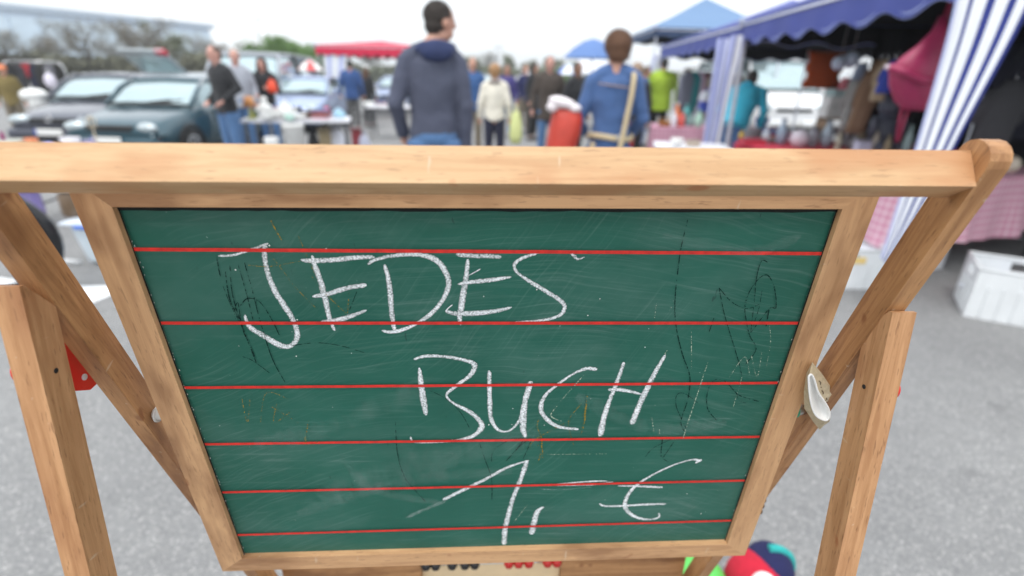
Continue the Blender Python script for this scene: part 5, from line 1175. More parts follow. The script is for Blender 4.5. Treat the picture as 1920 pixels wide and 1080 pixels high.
for a in [('long brown coat hanging in the shade left of the maroon bag', ((1652, 112), (1600, 250)), 34, 5.2, (.17, .10, .06)), ('khaki jacket hanging between the brown coat and the navy one', ((1664, 112), (1642, 190)), 22, 4.9, (.30, .23, .15)),
          ('navy blue shirt hanging just left of the maroon bag', ((1678, 112), (1652, 175)), 22, 4.6, (.02, .04, .26)), ('grey coat hanging left of the long brown coat', ((1618, 125), (1585, 246)), 26, 5.6, (.28, .28, .27)),
          ('dark grey coat hanging right of the striped curtain', ((1905, 150), (1850, 278)), 70, 4.5, (.055, .055, .062)), ('near black coat behind the dark grey one at the right edge', ((1950, 60), (1900, 262)), 80, 5.0, (.012, .014, .028)),
          ('blue grey patterned scarf above the grey coat', ((1620, 118), (1606, 150)), 20, 5.5, (.22, .26, .36))]:
    garment(*a, group=HG, shoulders='scarf' not in a[0])
garment('orange red patterned cloth hanging under the canopy right of the white van', ((1552, 97), (1538, 166)), 66, 6.6, (.36, .065, .014), cat='cloth', name='hanging_cloth', shoulders=False)
gr = item('toy', 'grey rucksack shape standing on the goods table under the maroon bag', 'rucksack', 1675, 178, 5.7, 70, .765, (.10, .11, .15)); gr.name = 'grey_rucksack'
for i, (px_, y, r_, lab) in enumerate([(1574, 118, .075, 'lower left pale blue paper lantern'), (1596, 112, .085, 'upper right pale blue paper lantern')]):
    p = W(px_, y, 6.2); t = thing('paper_lantern', lab+' under the canopy', 'lantern', p); mesh1('lantern_shade', cm((.55, .64, .78)), lambda bm: ell(bm, (0, 0, 0), (r_, r_, r_), 16, 10), t); mesh1('lantern_cord', cm((.5, .5, .5)), lambda bm: tube(bm, [(0, 0, r_), (0, 0, 2.1-p.z)], .003, 5), t)
for i, (y, c, lab) in enumerate([(176, (.42, .58, .58), 'aqua tin topmost of the stacked tins'), (190, W_, 'upper white tin of the stack right of the white van'), (210, W_, 'lower white tin of the stack right of the white van')]):
    p = W(1570-i*4, y, 6.5); t = thing('stacked_tin', lab, 'tin', (p.x, p.y, p.z-.06)); mesh1('tin_body', cm(c), lambda bm: box(bm, (0, 0, .05), (.19+.03*i, .18, .10), bev=.01), t); mesh1('tin_lid', cm(c), lambda bm: box(bm, (0, 0, .105), (.20+.03*i, .19, .02), bev=.005), t)
p = W(1566, 222, 6.5); t = thing('wooden_stand', 'wooden stand carrying the stacked tins', 'stand', (p.x, p.y, .76)); mesh1('shelf', cm((.3, .2, .12)), lambda bm: box(bm, (0, 0, p.z-.76), (.30, .22, .02)), t)
for s in (-1, 1): mesh1('side', cm((.3, .2, .12)), lambda bm: box(bm, (s*.14, 0, (p.z-.76)/2), (.02, .22, p.z-.76)), t)
p = W(1582, 156, 6.4); o_ = garment('small pink cloth hanging over the aqua tin', ((1588, 146), (1580, 168)), 18, 6.4, (.62, .20, .24), cat='cloth', name='hanging_cloth', shoulders=False)
# maroon bag
MB_ = M('maroon_leather', (.34, .022, .085), .42, var=.15, scale=9, bump=.3); BDK = M('maroon_strap', (.28, .012, .055), .5)
bd = 3.75; bc0 = W(1727, 145, bd); bag = thing('maroon_bag', 'crumpled maroon shoulder bag hanging beside the striped curtain', 'bag', bc0)
def B_(x, y, dy=0): return W(x, y, bd+dy)-bc0
def bagbody(bm):
    rows = [((1762, 30), (1776, 30), .015), ((1750, 58), (1782, 60), .035), ((1722, 84), (1784, 88), .055), ((1690, 108), (1784, 112), .075), ((1668, 130), (1782, 134), .088), ((1670, 160), (1776, 164), .09), ((1680, 190), (1768, 192), .078), ((1694, 206), (1756, 208), .04)]
    rr = []
    for (l, r, th_) in rows:
        L_, R_2 = B_(*l), B_(*r); m_ = (L_+R_2)/2; hx = (R_2-L_)/2; ring_ = []
        for k in range(20):
            an = 2*pi*k/20; q = m_+hx*cos(an)*(1+.03*sin(k*3.1)); q = q+V((0, sin(an)*th_+.010*sin(k*2.7+l[1]*.05), 0)); ring_.append(q)
        rr.append(ring_)
    loft(bm, rr)
mesh1('bag_body', MB_, bagbody, bag)
mesh1('bag_flap', MB_, lambda bm: tube(bm, catmull([tuple(B_(1668, 126, -.02)), tuple(B_(1700, 136, -.085)), tuple(B_(1738, 152, -.10)), tuple(B_(1776, 140, -.06))], 4), .022, 8, flat=(1, 1.2)), bag)
mesh1('bag_tab', cm((.55, .45, .50)), lambda bm: ell(bm, B_(1666, 126, -.02), (.03, .02, .018), 10, 6), bag)
mesh1('bag_strap', BDK, lambda bm: tube(bm, [B_(1768, 48), B_(1778, 18), B_(1790, -20), B_(1800, -60)], [.028, .02, .014, .012], 8, flat=(1, .5)), bag)
for x0, x1 in ((1692, 1680), (1706, 1684)): mesh1('bag_strap', BDK, lambda bm: tube(bm, [B_(x0, 200), B_((x0+x1)/2, 228), B_(x1, 266)], .011, 6, flat=(1, .5)), bag)

# clothes rails
def rack(label, x, y, z, L, rz, cols, glabel):
    t = thing('clothes_rail', label, 'clothes rail', (x, y, 0), rz); m = CHROME
    for s in (-1, 1): mesh1('upright', m, lambda bm: tube(bm, [(s*L/2, 0, 0), (s*L/2, 0, z-.15), (s*(L/2-.04), 0, z-.04), (s*(L/2-.14), 0, z)], .016, 8), t); mesh1('foot', m, lambda bm: tube(bm, [(s*L/2, -.25, .02), (s*L/2, .25, .02)], .016, 8), t)
    mesh1('hanging_bar', m, lambda bm: tube(bm, [(-L/2+.14, 0, z), (L/2-.14, 0, z)], .016, 8), t)
    for i, (nm, c, hh) in enumerate(cols):
        u = -L/2+.16+(L-.32)*i/(max(1, len(cols)-1)); q = V((x, y, 0))+Matrix.Rotation(rz, 3, 'Z') @ V((u, 0, z-.05-hh))
        g_ = thing('hanging_garment', glabel % nm, 'garment', q, rz+.25*sin(i*5), group=glabel.split('%s')[1].strip().capitalize())
        mesh1('fabric', cm(c, .85), lambda bm: loft(bm, [[V((cos(a_)*wd, sin(a_)*.05*(1+.2*sin(a_*5+i)), hh*v_)) for a_ in [2*pi*k/14 for k in range(14)]] for v_, wd in ((0, .16), (.4, .15), (.85, .17), (1, .05))]), g_)
        mesh1('hanger', CHROME, lambda bm: tube(bm, [(0, 0, hh), (0, 0, hh+.05), (.02, 0, hh+.07)], .004, 5), g_)
p = W(70, 150, 13.5)
rack('chrome clothes rail above the bonnet of the dark hatchback', p.x, p.y, 1.50, 1.35, .1, [('black', (.012, .012, .014), .8), ('charcoal', (.03, .03, .035), .75), ('dark red', (.30, .02, .03), .3), ('midnight', (.012, .016, .035), .85), ('black quilted', (.02, .02, .02), .8), ('grey striped', (.12, .12, .14), .7), ('black long', (.01, .01, .01), .9)], '%s coat on the chrome rail behind the dark hatchback')
p = W(1338, 140, 11)
rack('clothes rail seen between the two blue canopy posts', p.x, p.y, 1.62, 1.3, 0, [('slate', (.16, .17, .22), .9), ('dark teal', (.03, .20, .22), .8), ('lilac white', (.65, .52, .66), .7), ('maroon', (.18, .05, .08), .8), ('beige', (.50, .44, .38), .9), ('grey green', (.25, .30, .28), .75), ('plum', (.12, .05, .14), .9), ('mustard', (.40, .30, .12), .4), ('stone', (.42, .38, .34), .85)], '%s garment on the rail between the canopy posts')

# parasols
def parasol(label, px_, ytop, d, yrim, rpx, c, c2=None, lean=0.):
    a = W(px_, ytop, d); z1 = W(px_, yrim, d).z; r = rpx*d/1058; t = thing('parasol', label, 'parasol', (a.x, a.y, 0)); n = 8
    for k in range(n):
        def f(bm):
            a0, a1 = 2*pi*k/n, 2*pi*(k+1)/n; tp = bm.verts.new((0, 0, a.z)); prev = None
            for i, v_ in enumerate((.33, .66, 1.)):
                zz = a.z-(a.z-z1)*(v_**1.7); row = [bm.verts.new((r*v_*cos(a0), r*v_*sin(a0), zz)), bm.verts.new((r*v_*.97*cos((a0+a1)/2), r*v_*.97*sin((a0+a1)/2), zz+.0)), bm.verts.new((r*v_*cos(a1), r*v_*sin(a1), zz))]
                if prev is None: bm.faces.new((tp, row[0], row[1])); bm.faces.new((tp, row[1], row[2]))
                else: bm.faces.new((prev[0], row[0], row[1], prev[1])); bm.faces.new((prev[1], row[1], row[2], prev[2]))
                prev = row
            for q in bm.faces: q.smooth = True
        mesh1('panel', cm(c if (not c2 or k % 2) else c2, .7), f, t)
    mesh1('pole', STEELW, lambda bm: tube(bm, [(0, 0, 0), (0, 0, a.z+.06)], .02, 8), t)
    mesh1('foot', cm((.3, .3, .3)), lambda bm: lathe(bm, [(.24, 0), (.24, .06), (.04, .09)], 18), t)
parasol('large cornflower blue parasol left of the denim clad woman', 1113, 72, 14, 110, 54, (.10, .19, .42))
parasol('white parasol with blue panels under the large blue one', 1112, 100, 17, 138, 50, (.75, .77, .80), (.72, .75, .80))
parasol('small white and red sunshade on the roof line of the pale blue car', 580, 112, 16, 132, 24, (.78, .76, .74), (.65, .10, .10))
parasol('small white sunshade between the fair haired woman and the man in brown', 990, 133, 18, 150, 24, (.70, .68, .70))
parasol('blue and white sunshade edge left of the dark haired man', 1070, 120, 19, 140, 28, (.74, .76, .80), (.08, .16, .50))
p = W(62, 172, 10); wb = thing('white_bundle', 'white covered bundle on the bonnet line left of the dark hatchback windscreen', 'bundle', (p.x, p.y, 0)); mesh1('bundle_sheet', cm(W_, .8), lambda bm: (ell(bm, (0, 0, p.z-.06), (.24, .18, .12), 16, 10), ell(bm, (.05, 0, p.z-.18), (.16, .15, .14), 12, 8)), wb); mesh1('bundle_stand', LEGM, lambda bm: tube(bm, [(0, 0, 0), (0, 0, p.z-.2)], .03, 8), wb)
p = W(93, 148, 12.8); wb = thing('white_bag', 'white bag hanging at the right end of the chrome clothes rail', 'bag', (p.x, p.y, p.z-.16)); mesh1('bag_body', cm((.72, .68, .78), .8), lambda bm: ell(bm, (0, 0, .12), (.13, .07, .16), 14, 10), wb); mesh1('bag_handle', cm(W_), lambda bm: tube(bm, [(-.05, 0, .25), (0, 0, .36), (.05, 0, .25)], .008, 6), wb)
# far lamp posts
for px_, yt, lab in ((930, 88, 'thin lamp post beside the conical tree'), (480, 36, 'thin lamp post over the black haired woman')):
    p = W(px_, yt, 60); t = thing('lamp_post', lab, 'lamp post', (p.x, p.y, 0)); mesh1('post', cm((.4, .42, .44)), lambda bm: tube(bm, [(0, 0, 0), (0, 0, p.z)], [.09, .05], 8), t); mesh1('lamp_head', cm((.3, .3, .32)), lambda bm: box(bm, (.35, 0, p.z), (.8, .2, .1)), t)

# ================================================================== PEOPLE
tmp_sc = bpy.data.scenes.new('work')
def organic(name, fill, voxel, mat, parent, smooth_it=4):
    bm = bmesh.new(); fill(bm); bmesh.ops.recalc_face_normals(bm, faces=bm.faces)
    me = bpy.data.meshes.new('raw'); bm.to_mesh(me); bm.free()
    ob = bpy.data.objects.new('raw', me); tmp_sc.collection.objects.link(ob)
    r = ob.modifiers.new('r', 'REMESH'); r.mode = 'VOXEL'; r.voxel_size = voxel; r.use_smooth_shade = True
    s = ob.modifiers.new('s', 'SMOOTH'); s.factor = .5; s.iterations = smooth_it
    tmp_sc.view_layers[0].update(); dg = tmp_sc.view_layers[0].depsgraph
    m2 = bpy.data.meshes.new_from_object(ob.evaluated_get(dg)); m2.name = name
    bpy.data.objects.remove(ob); bpy.data.meshes.remove(me)
    m2.materials.clear(); m2.materials.append(mat); m2.shade_smooth()
    o2 = bpy.data.objects.new(name, m2); col.objects.link(o2); o2.parent = parent; return o2
SKIN = M('skin', (.52, .28, .20), .5, var=.06, scale=20); SKIN2 = M('skin_pink', (.56, .30, .24), .5, var=.06, scale=20)
EYEW = M('eye_dark', (.03, .02, .015), .2); LIP = M('lips', (.42, .14, .12), .5); SHOE = M('shoe_dark', (.03, .028, .026), .5)
def hair_(c): return M('hair_%d%d%d' % tuple(int(x*999) for x in c), c, .55, var=.3, scale=60, bump=.8)
def clothm(name, c, bump=.3): return M(name, c, .85, var=.12, scale=10, bump=bump, sheen=.1)
DENIM = clothm('denim_jeans', (.075, .16, .32)); DNAVY = clothm('trousers_navy', (.012, .014, .035)); DGREY = clothm('trousers_grey', (.10, .10, .10)); KHAKI = clothm('trousers_khaki', (.18, .15, .11)); BLACKT = clothm('trousers_black', (.015, .015, .017))
def person(label, px_, d, ytop, rz, top, trou, hair, style='short', h=None, hem=.82, lean=0., side=0., arms=None, wide=1., head_yaw=0., skin=SKIN, headx=0., vox=.014, collar=None, group=None, x=None, skirt=0.):
    p = W(px_, ytop, d); hh = h or min(1.95, max(1.5, p.z)); s = hh/1.76
    t = thing('person', label, 'person', (p.x if x is None else x, p.y, 0), rz, group); t.scale = (s, s, s)
    ML = Matrix.Translation((0, 0, .92)) @ Matrix.Rotation(lean, 4, 'X') @ Matrix.Rotation(side, 4, 'Y') @ Matrix.Translation((0, 0, -.92))
    U = lambda *q: (ML @ V(q))
    HC = U(headx, -.012, 1.635); HR = Matrix.Rotation(head_yaw, 3, 'Z') @ Matrix.Rotation(lean*.5, 3, 'X'); Hh = lambda x_, y_, z_: HC+HR @ V((x_, y_, z_))
    arms = arms or {}
    def armpts(sg):
        a = arms.get('R' if sg > 0 else 'L', ((.235, .03, 1.14), (.25, -.04, .90)))
        e = U(sg*a[0][0]*wide, a[0][1], a[0][2]); w_ = U(sg*a[1][0]*wide, a[1][1], a[1][2]) if len(a) < 3 else V((sg*a[1][0], a[1][1], a[1][2]))
        return U(sg*.168*wide, 0, 1.41), e, w_
    legs = [((sg*.088, 0, .90), (sg*.10, -.01, .49), (sg*.105, .02, .09)) for sg in (-1, 1)]
    def fbody(bm):
        tube(bm, [U(0, 0, .90), U(0, 0, 1.02), U(0, 0, 1.26), U(0, 0, 1.38), U(0, .005, 1.455)], [.15, .13, .155, .15, .07], 14, flat=(1, .66))
        tube(bm, [U(0, .012, 1.40), U(0, .008, 1.50), HC+V((0, .01, -.06))], [.068, .062, .058], 10)
        ell(bm, HC+V((0, 0, .02)), (.073, .092, .098), 16, 12, HR); ell(bm, Hh(0, -.022, -.055), (.054, .065, .058), 14, 10, HR)
        tube(bm, [Hh(0, -.088, .015), Hh(0, -.112, -.022), Hh(0, -.09, -.03)], [.009, .014, .010], 8)
        for sg in (-1, 1):
            ell(bm, Hh(sg*.077, .008, -.005), (.012, .022, .032), 8, 8, HR)
            S_, E_, W_2 = armpts(sg)
            tube(bm, [S_, S_.lerp(E_, .5), E_, E_.lerp(W_2, .35), W_2], [.050, .044, .036, .037, .026], 10); ell(bm, S_, (.055, .05, .055), 10, 8)
            dr = (W_2-E_).normalized(); sd_ = dr.cross(V((0, 1, 0)));
            if sd_.length < .1: sd_ = V((1, 0, 0))
            sd_.normalize(); nn = dr.cross(sd_).normalized()
            # palm, four unequal fingers slightly curled, thumb off the side
            tube(bm, [W_2, W_2+dr*.045, W_2+dr*.085], [.026, .036, .034], 8, flat=(1, .62))
            for i, (o_, l) in enumerate(((-.027, .060), (-.009, .074), (.009, .070), (.027, .054))):
                b0 = W_2+dr*.075+nn*0+ (sd_ if abs(sd_.x) < .5 else V((0, 1, 0)))*o_
                tube(bm, [b0, b0+dr*l*.55, b0+dr*l*.9+V((-sg*.02, 0, 0))], [.0105, .0095, .0085], 6)
            th = (V((0, -1, 0)))*1
            tube(bm, [W_2+dr*.02+th*.02, W_2+dr*.055+th*.045, W_2+dr*.09+th*.048], [.013, .012, .010], 6)
        for L_ in legs:
            a, b, c = [V(q) for q in L_]
            tube(bm, [a, a.lerp(b, .5), b, b.lerp(c, .35), c], [.085, .072, .052, .052, .034], 12); tube(bm, [c+V((0, .03, -.04)), c+V((0, -.06, -.055)), c+V((0, -.15, -.065))], [.036, .036, .026], 8)
        ell(bm, (0, 0, .90), (.15, .10, .10), 14, 8)
    organic('body', fbody, vox*.8, skin, t)
    def ftop(bm):
        zc = .92+(hem-.92)
        tube(bm, [U(0, 0, hem), U(0, 0, hem+.04), U(0, 0, 1.08), U(0, 0, 1.28), U(0, .003, 1.40), U(0, .005, 1.475)], [.172*wide+skirt, .174*wide+skirt, .160*wide, .184*wide, .168*wide, .078], 16, flat=(1, .68))
        for sg in (-1, 1):
            tube(bm, [U(sg*.02, .004, 1.475), U(sg*.10*wide, .002, 1.452), U(sg*.165*wide, 0, 1.415)], [.066, .066, .062], 10)
            S_, E_, W_2 = armpts(sg); ell(bm, S_, (.060*wide, .066, .062), 12, 8)
            tube(bm, [S_, S_.lerp(E_, .5), E_, E_.lerp(W_2, .5), W_2], [.066, .062, .055, .050, .045], 12); ell(bm, E_, (.058, .058, .058), 10, 8)
    tp = organic('jacket', ftop, vox, top, t)
    def ftr(bm):
        ell(bm, (0, 0, .93), (.165, .118, .11), 16, 10)
        for L_ in legs:
            a, b, c = [V(q) for q in L_]; tube(bm, [a, a.lerp(b, .5), b, b.lerp(c, .5), c+V((0, 0, .03))], [.102, .092, .074, .070, .066], 12)
    organic('trousers', ftr, vox, trou, t)
    for sg, L_ in zip((-1, 1), legs):
        c = V(L_[2]); organic('shoe', lambda bm: (tube(bm, [c+V((0, .045, -.045)), c+V((0, -.06, -.05)), c+V((0, -.17, -.062))], [.046, .047, .036], 10, flat=(1, .9)), box(bm, (c.x, c.y-.06, .014), (.085, .26, .028))), vox, SHOE, t, 2)
    hm = hair_(hair)
    def fh(bm):
        if style in ('short', 'dark'):
            ell(bm, Hh(0, .022, .042), (.080, .094, .084), 16, 12, HR); ell(bm, Hh(0, .045, -.02), (.072, .062, .06), 14, 8, HR)
        elif style == 'bob':
            ell(bm, Hh(0, .018, .030), (.104, .112, .104), 18, 12, HR); ell(bm, Hh(0, .045, -.035), (.086, .074, .066), 14, 10, HR)
        elif style == 'long':
            ell(bm, Hh(0, .018, .035), (.088, .104, .095), 16, 12, HR); tube(bm, [Hh(0, .05, .02), Hh(0, .07, -.09), Hh(0, .075, -.22)], [.09, .088, .07], 12, flat=(1, .6))
            for sg in (-1, 1): tube(bm, [Hh(sg*.072, 0, .03), Hh(sg*.08, -.01, -.08), Hh(sg*.078, -.03, -.20)], [.028, .03, .022], 8)
        elif style == 'cap':
            ell(bm, Hh(0, .005, .05), (.092, .104, .082), 16, 12, HR); ell(bm, Hh(0, -.10, .035), (.06, .06, .012), 12, 6, HR)
    ob = organic('cap' if style == 'cap' else 'hair', fh, vox*.7, hm, t, 1)
    if style != 'cap' and vox < .014:
        for v in ob.data.vertices: v.co += v.normal*(.004*mnoise.noise(v.co*38)+.003*mnoise.noise(v.co*90))
    if vox < .012:                                              # loose locks of hair on the two nearest people
        R = random.Random(5); vs = ob.data.vertices; bt = bmesh.new(); L0 = .020 if style == 'short' else .030
        for k in range(3600):
            v = vs[R.randrange(len(vs))]; nrm = v.normal; c = v.co+nrm*.001
            dn = V((R.gauss(0, .35), R.gauss(0, .35), -1 if style == 'bob' else R.uniform(-1, .2))); dn = (dn-nrm*dn.dot(nrm)).normalized()
            tip = c+dn*L0*R.uniform(.5, 1.2)+nrm*L0*R.uniform(.05, .40); sd_ = dn.cross(nrm)*.0022
            bt.faces.new([bt.verts.new(c-sd_), bt.verts.new(c+sd_), bt.verts.new(tip)])
        finish(bt, 'hair_locks', hm, ob)
    for sg in (-1, 1): mesh1('eye', EYEW, lambda bm: ell(bm, Hh(sg*.030, -.083, .012), (.011, .006, .006), 10, 6, HR), t)
    mesh1('mouth', LIP, lambda bm: ell(bm, Hh(0, -.083, -.058), (.022, .008, .006), 10, 6, HR), t)
    if collar is not None:
        organic('collar', lambda bm: tube(bm, [U(.088*cos(a), .01+.082*sin(a), 1.46+.03*sin(a)) for a in [2*pi*k/20 for k in range(20)]], .036, 10, closed=True), vox, collar, t)
    # cloth folds: gentle real displacement
    if vox < .012:
        for v in tp.data.vertices: v.co += v.normal*(.008*mnoise.noise(V((v.co.x*5+v.co.z*7, v.co.y*5, v.co.z*4.5+px_)))+.002*mnoise.noise(V((v.co.x*14, v.co.y*9, v.co.z*14))))
    for v in tp.data.vertices: v.co += v.normal*(.006*mnoise.noise(v.co*9+V((px_, 0, 0)))+.003*mnoise.noise(v.co*22))
    t['s'] = s; del t['s']
    return t
def knit():
    m, t, b = nodes('grey_rib_knit'); tcn = N(t, 'TexCoord'); wv = N(t, 'TexWave', bands_direction='X'); wv.inputs['Scale'].default_value = 26; wv.inputs['Distortion'].default_value = .6; wv.inputs['Detail Scale'].default_value = 3
    t.links.new(tcn.outputs['Object'], wv.inputs['Vector']); r = N(t, 'ValToRGB'); r.color_ramp.elements[0].color = (.060, .068, .105, 1); r.color_ramp.elements[1].color = (.088, .096, .140, 1)
    t.links.new(wv.outputs['Color'], r.inputs[0]); t.links.new(r.outputs[0], b.inputs['Base Color']); b.inputs['Roughness'].default_value = .95
    bn = N(t, 'Bump', Strength=.5, Distance=.004); t.links.new(wv.outputs['Color'], bn.inputs['Height']); t.links.new(bn.outputs[0], b.inputs['Normal']); return m
BACK = pi
# --- the tall man
pocket = {'L': ((.335, .04, 1.17), (.235, -.12, .95)), 'R': ((.285, .04, 1.15), (.265, -.02, .88))}
man = person('tall man in a ribbed grey sweater with navy hood seen from behind', 806, 4.0, 0, BACK+.16, knit(), DENIM, (.045, .034, .028), 'short', hem=.905, arms={'R': ((.262, .05, 1.14), (.225, -.10, .93)), 'L': ((.228, .03, 1.13), (.225, -.01, .84))}, wide=.95, head_yaw=-1.1, headx=-.065, vox=.011, collar=clothm('hood_navy', (.018, .030, .095)))
organic('hood', lambda bm: (ell(bm, (-.03, .080, 1.465), (.115, .060, .075), 16, 10, Matrix.Rotation(.5, 3, 'X')), tube(bm, [(-.035+.098*cos(a), .01+.085*sin(a), 1.475+.02*sin(a)) for a in [2*pi*k/20 for k in range(20)]], .036, 10, closed=True)), .011, clothm('hood_navy', (.018, .030, .095)), man)
# --- woman in denim
DEN = clothm('denim_jacket', (.055, .115, .27)); BELT = M('belt_beige', (.52, .42, .26), .6)
wom = person('woman in a blue denim jacket with beige belt and shoulder strap seen from behind', 1161, 4.4, 57, BACK-.10, DEN, DEN, (.16, .075, .038), 'bob', hem=.70, arms={'R': ((.28, .0, 1.10), (.22, -.22, 1.00)), 'L': ((.262, -.01, 1.13), (.19, -.17, 1.0))}, wide=.94, vox=.011, skirt=.02, head_yaw=.15)
hz = 1.10
mesh1('belt', BELT, lambda bm: tube(bm, [(.182*cos(a), .128*sin(a), .985+.012*sin(a*2)) for a in [2*pi*k/28 for k in range(28)]], .022, 8, closed=True, flat=(.35, 1)), wom)
mesh1('belt_buckle', STEEL, lambda bm: box(bm, (-.07, .135, .985), (.05, .012, .05), bev=.006), wom)
mesh1('shoulder_strap', BELT, lambda bm: tube(bm, catmull([(-.13, .02, 1.475), (-.135, .10, 1.44), (-.125, .137, 1.30), (-.105, .143, 1.14), (-.085, .155, .98), (-.06, .160, .80), (-.05, .155, .66)], 4), .020, 8, flat=(1, .3)), wom)
mesh1('shoulder_strap', BELT, lambda bm: tube(bm, catmull([(.14, .16, .95), (.15, .165, .82), (.155, .16, .64)], 4), .018, 8, flat=(1, .3)), wom)
mesh1('yoke_seam', M('seam_tan', (.34, .25, .22), .8), lambda bm: tube(bm, [(-.13, .112, 1.355), (0, .133, 1.37), (.13, .112, 1.385)], .006, 6), wom)
# her red bag with a white wrap on top
rb0 = W(1068, 225, 4.25); rbg = thing('red_bag', 'large red shopping bag under the arm of the denim clad woman', 'bag', rb0)
def RB_(x, y, dy=0): return W(x, y, 4.25+dy)-rb0
def rbody(bm):
    rr = []
    for l, r, th_ in (((1040, 190), (1086, 200), .05), ((1034, 215), (1092, 222), .10), ((1028, 245), (1088, 250), .12), ((1022, 280), (1078, 285), .13), ((1020, 320), (1070, 322), .12)):
        L_, R_2 = RB_(*l), RB_(*r); m_ = (L_+R_2)/2; hx = (R_2-L_)/2
        rr.append([m_+hx*cos(2*pi*k/18)+V((0, sin(2*pi*k/18)*th_+.012*sin(k*2.3+l[1]*.1), 0)) for k in range(18)])
    loft(bm, rr)
mesh1('bag_body', M('red_leather', (.50, .045, .025), .4, var=.15, scale=7, bump=.4), rbody, rbg)
ww = thing('white_wrap', 'white fluffy wrap lying over the red shopping bag', 'wrap', rb0); organic('wrap_fold', lambda bm: (ell(bm, RB_(1055, 193, -.02), (.115, .09, .045), 16, 10, Matrix.Rotation(.25, 3, 'Y')), ell(bm, RB_(1036, 201, -.03), (.05, .06, .04), 12, 8), ell(bm, RB_(1076, 203, -.03), (.06, .07, .035), 12, 8)), .010, M('white_fleece', (.78, .72, .74), .95, var=.1, scale=30, bump=.8), ww)
# --- the crowd
CREAM = clothm('jacket_cream', (.72, .68, .58)); BROWNJ = clothm('jacket_brown', (.060, .046, .038)); BLK = clothm('jacket_black', (.016, .017, .020)); LIME = clothm('jacket_lime', (.40, .58, .05)); CYAN = clothm('jacket_cyan', (.05, .50, .68)); BLUEJ = clothm('jacket_blue', (.028, .075, .22)); GREYH = clothm('hoodie_grey', (.38, .40, .45)); NAVJ = clothm('jacket_navy', (.02, .025, .09)); OLIVEJ = clothm('jacket_olive', (.20, .15, .05)); VEST = clothm('vest_blue', (.035, .10, .26)); PURP = clothm('jacket_violet', (.06, .05, .20))
cw = person('fair haired woman in a cream jacket and dark trousers seen from behind', 928, 8.4, 119, BACK, CREAM, DNAVY, (.36, .20, .09), 'bob', hem=.86, collar=clothm('scarf_grey', (.30, .26, .24)), vox=.013)
item('sack', 'yellow and pale lime carrier bag held beside the cream jacket', 'bag', 968, 198, 8.3, 26, .45, (.62, .66, .28), (.75, .70, .10))
person('man in a blue vest with white sleeves half hidden by the tall man', 886, 10.4, 122, .2, VEST, KHAKI, (.22, .16, .12), 'short', h=1.72)
person('man in a dark brown jacket and jeans walking towards the camera', 1032, 9.5, 109, .05, BROWNJ, DENIM, (.03, .022, .018), 'short', h=1.74, hem=.72, wide=1.12, collar=BROWNJ, skin=SKIN2, vox=.013)
person('man in a black jacket walking past the parasols, left of the denim clad woman', 1084, 9.3, 116, .6, BLK, BLACKT, (.02, .018, .016), 'short', h=1.66, skin=M('skin_tan', (.25, .13, .085), .5), hem=.78, collar=BLK)
person('brown haired shopper mostly hidden right of the denim clad woman', 1196, 8.2, 118, BACK, BLK, BLACKT, (.34, .24, .17), 'long', h=1.64)
item('bucket', 'red bucket on the ground right of the denim clad woman', 'bucket', 1183, 232, 7.0, 18, 0, (.6, .03, .03))
person('person in a lime green hooded jacket seen from behind at the canopy post', 1247, 12.2, 112, BACK, LIME, BLACKT, (.02, .02, .02), 'short', h=1.84, hem=.74, wide=1.35, collar=LIME)
cy_ = person('person in a cyan jacket bending over the goods beside the white van', 1392, 7.9, 138, BACK-.75, CYAN, DENIM, (.05, .035, .03), 'short', h=1.70, lean=.62, hem=.80, arms={'L': ((.24, -.10, 1.16), (.22, -.26, .98)), 'R': ((.24, -.10, 1.16), (.22, -.26, .98))}, collar=CYAN, wide=1.35)
person('shopper in a blue jacket and grey trousers standing at the red stall', 655, 14.3, 119, BACK+.2, BLUEJ, DGREY, (.02, .018, .016), 'short', h=1.72, hem=.80, wide=1.15)
person('dark clothed woman beside the blue jacketed shopper at the red stall', 686, 15.3, 134, BACK-.3, BLK, BLACKT, (.10, .05, .03), 'long', h=1.55, hem=.68)
LB_ = person('man in a black jacket and jeans leaning on the teal saloon', 408, 8.0, 100, -.5, BLK, DENIM, (.12, .08, .06), 'short', h=1.74, side=-.10, hem=.84, arms={'L': ((.27, .08, 1.16), (.17, -.14, 1.02)), 'R': ((.27, .05, 1.16), (.16, -.15, 1.00))}, wide=1.08, collar=BLK, skin=SKIN2, vox=.013)
person('man in a pale grey hooded top standing behind the leaning man', 438, 9.6, 98, .35, GREYH, DENIM, (.40, .30, .22), 'short', h=1.74, skin=SKIN2, collar=GREYH)
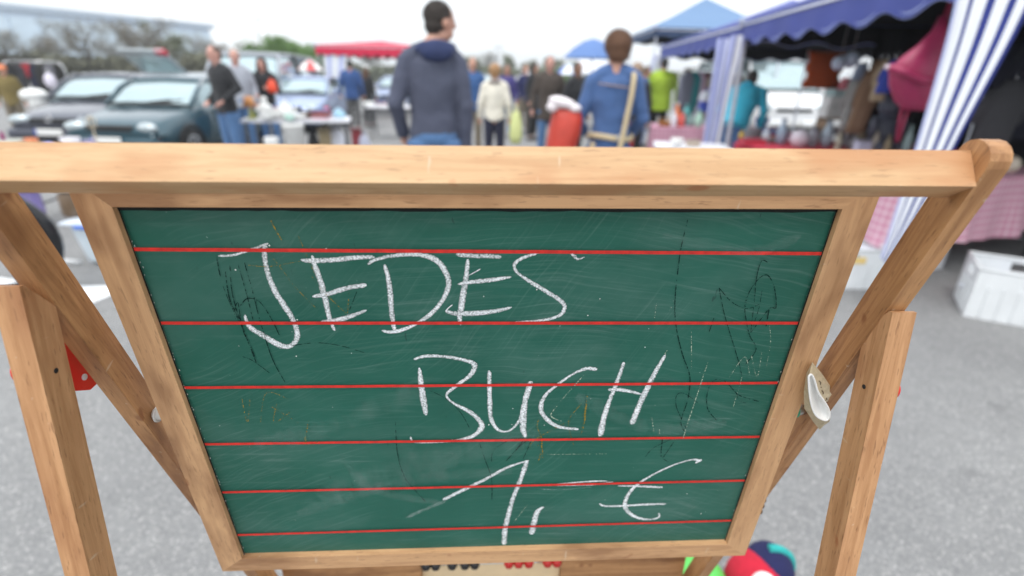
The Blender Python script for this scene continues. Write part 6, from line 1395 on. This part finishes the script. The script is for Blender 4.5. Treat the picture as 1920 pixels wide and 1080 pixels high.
bw = person('black haired woman in a black jacket holding a red bag', 490, 9.9, 118, .25, BLK, DENIM, (.03, .022, .02), 'long', h=1.64, hem=.85, arms={'R': ((.25, -.02, 1.15), (.12, -.22, 1.20)), 'L': ((.25, 0, 1.15), (.15, -.20, 1.10))}, skin=SKIN2)
item('sack', 'bright red orange bag held by the black haired woman', 'bag', 508, 146, 9.65, 18, 1.06, (.80, .08, .03))
ps = person('seated person in an orange cap and olive jacket at the far left edge', 3, 11.0, 127, .6, OLIVEJ, KHAKI, (.75, .22, .08), 'cap', h=1.42)
for i, (px_, d, y, m_, hr_, lab) in enumerate([(951, 13.5, 134, PURP, (.20, .12, .08), 'distant person in a violet jacket right of the cream jacket'), (985, 14.5, 138, NAVJ, (.15, .10, .07), 'distant person in a navy jacket left of the man in brown'), (1001, 13.0, 140, BLK, (.05, .04, .03), 'short dark haired visitor just left of the man in brown'),
    (1212, 12, 134, BLUEJ, (.12, .08, .05), 'blue clad visitor behind the first canopy post'),
    (1290, 14.5, 140, PURP, (.1, .08, .06), 'visitor in violet behind the clothes rail'), (545, 17, 130, BLK, (.2, .15, .1), 'visitor standing behind the pale blue car')]):
    person(lab, px_, d, y, .5*i, m_, [DENIM, KHAKI, BLACKT][i % 3], hr_, 'short' if i % 2 else 'long', h=1.66+.03*(i % 3), vox=.018, group='distant visitors in the aisle')
bpy.data.scenes.remove(tmp_sc)

# ================================================================== damp spring air
hm_ = bpy.data.materials.new('haze'); hm_.use_nodes = True; t_ = hm_.node_tree; t_.nodes.clear()
ho = t_.nodes.new('ShaderNodeOutputMaterial'); hv = t_.nodes.new('ShaderNodeVolumePrincipled')
hv.inputs['Color'].default_value = (.95, .97, 1, 1); hv.inputs['Density'].default_value = .0014; hv.inputs['Anisotropy'].default_value = .2
t_.links.new(hv.outputs[0], ho.inputs['Volume'])
tag(mesh1('haze', hm_, lambda bm: box(bm, (0, 140, 5.5), (860, 1200, 13.0)), None), 'thin pale spring haze over the whole market', kind='stuff')
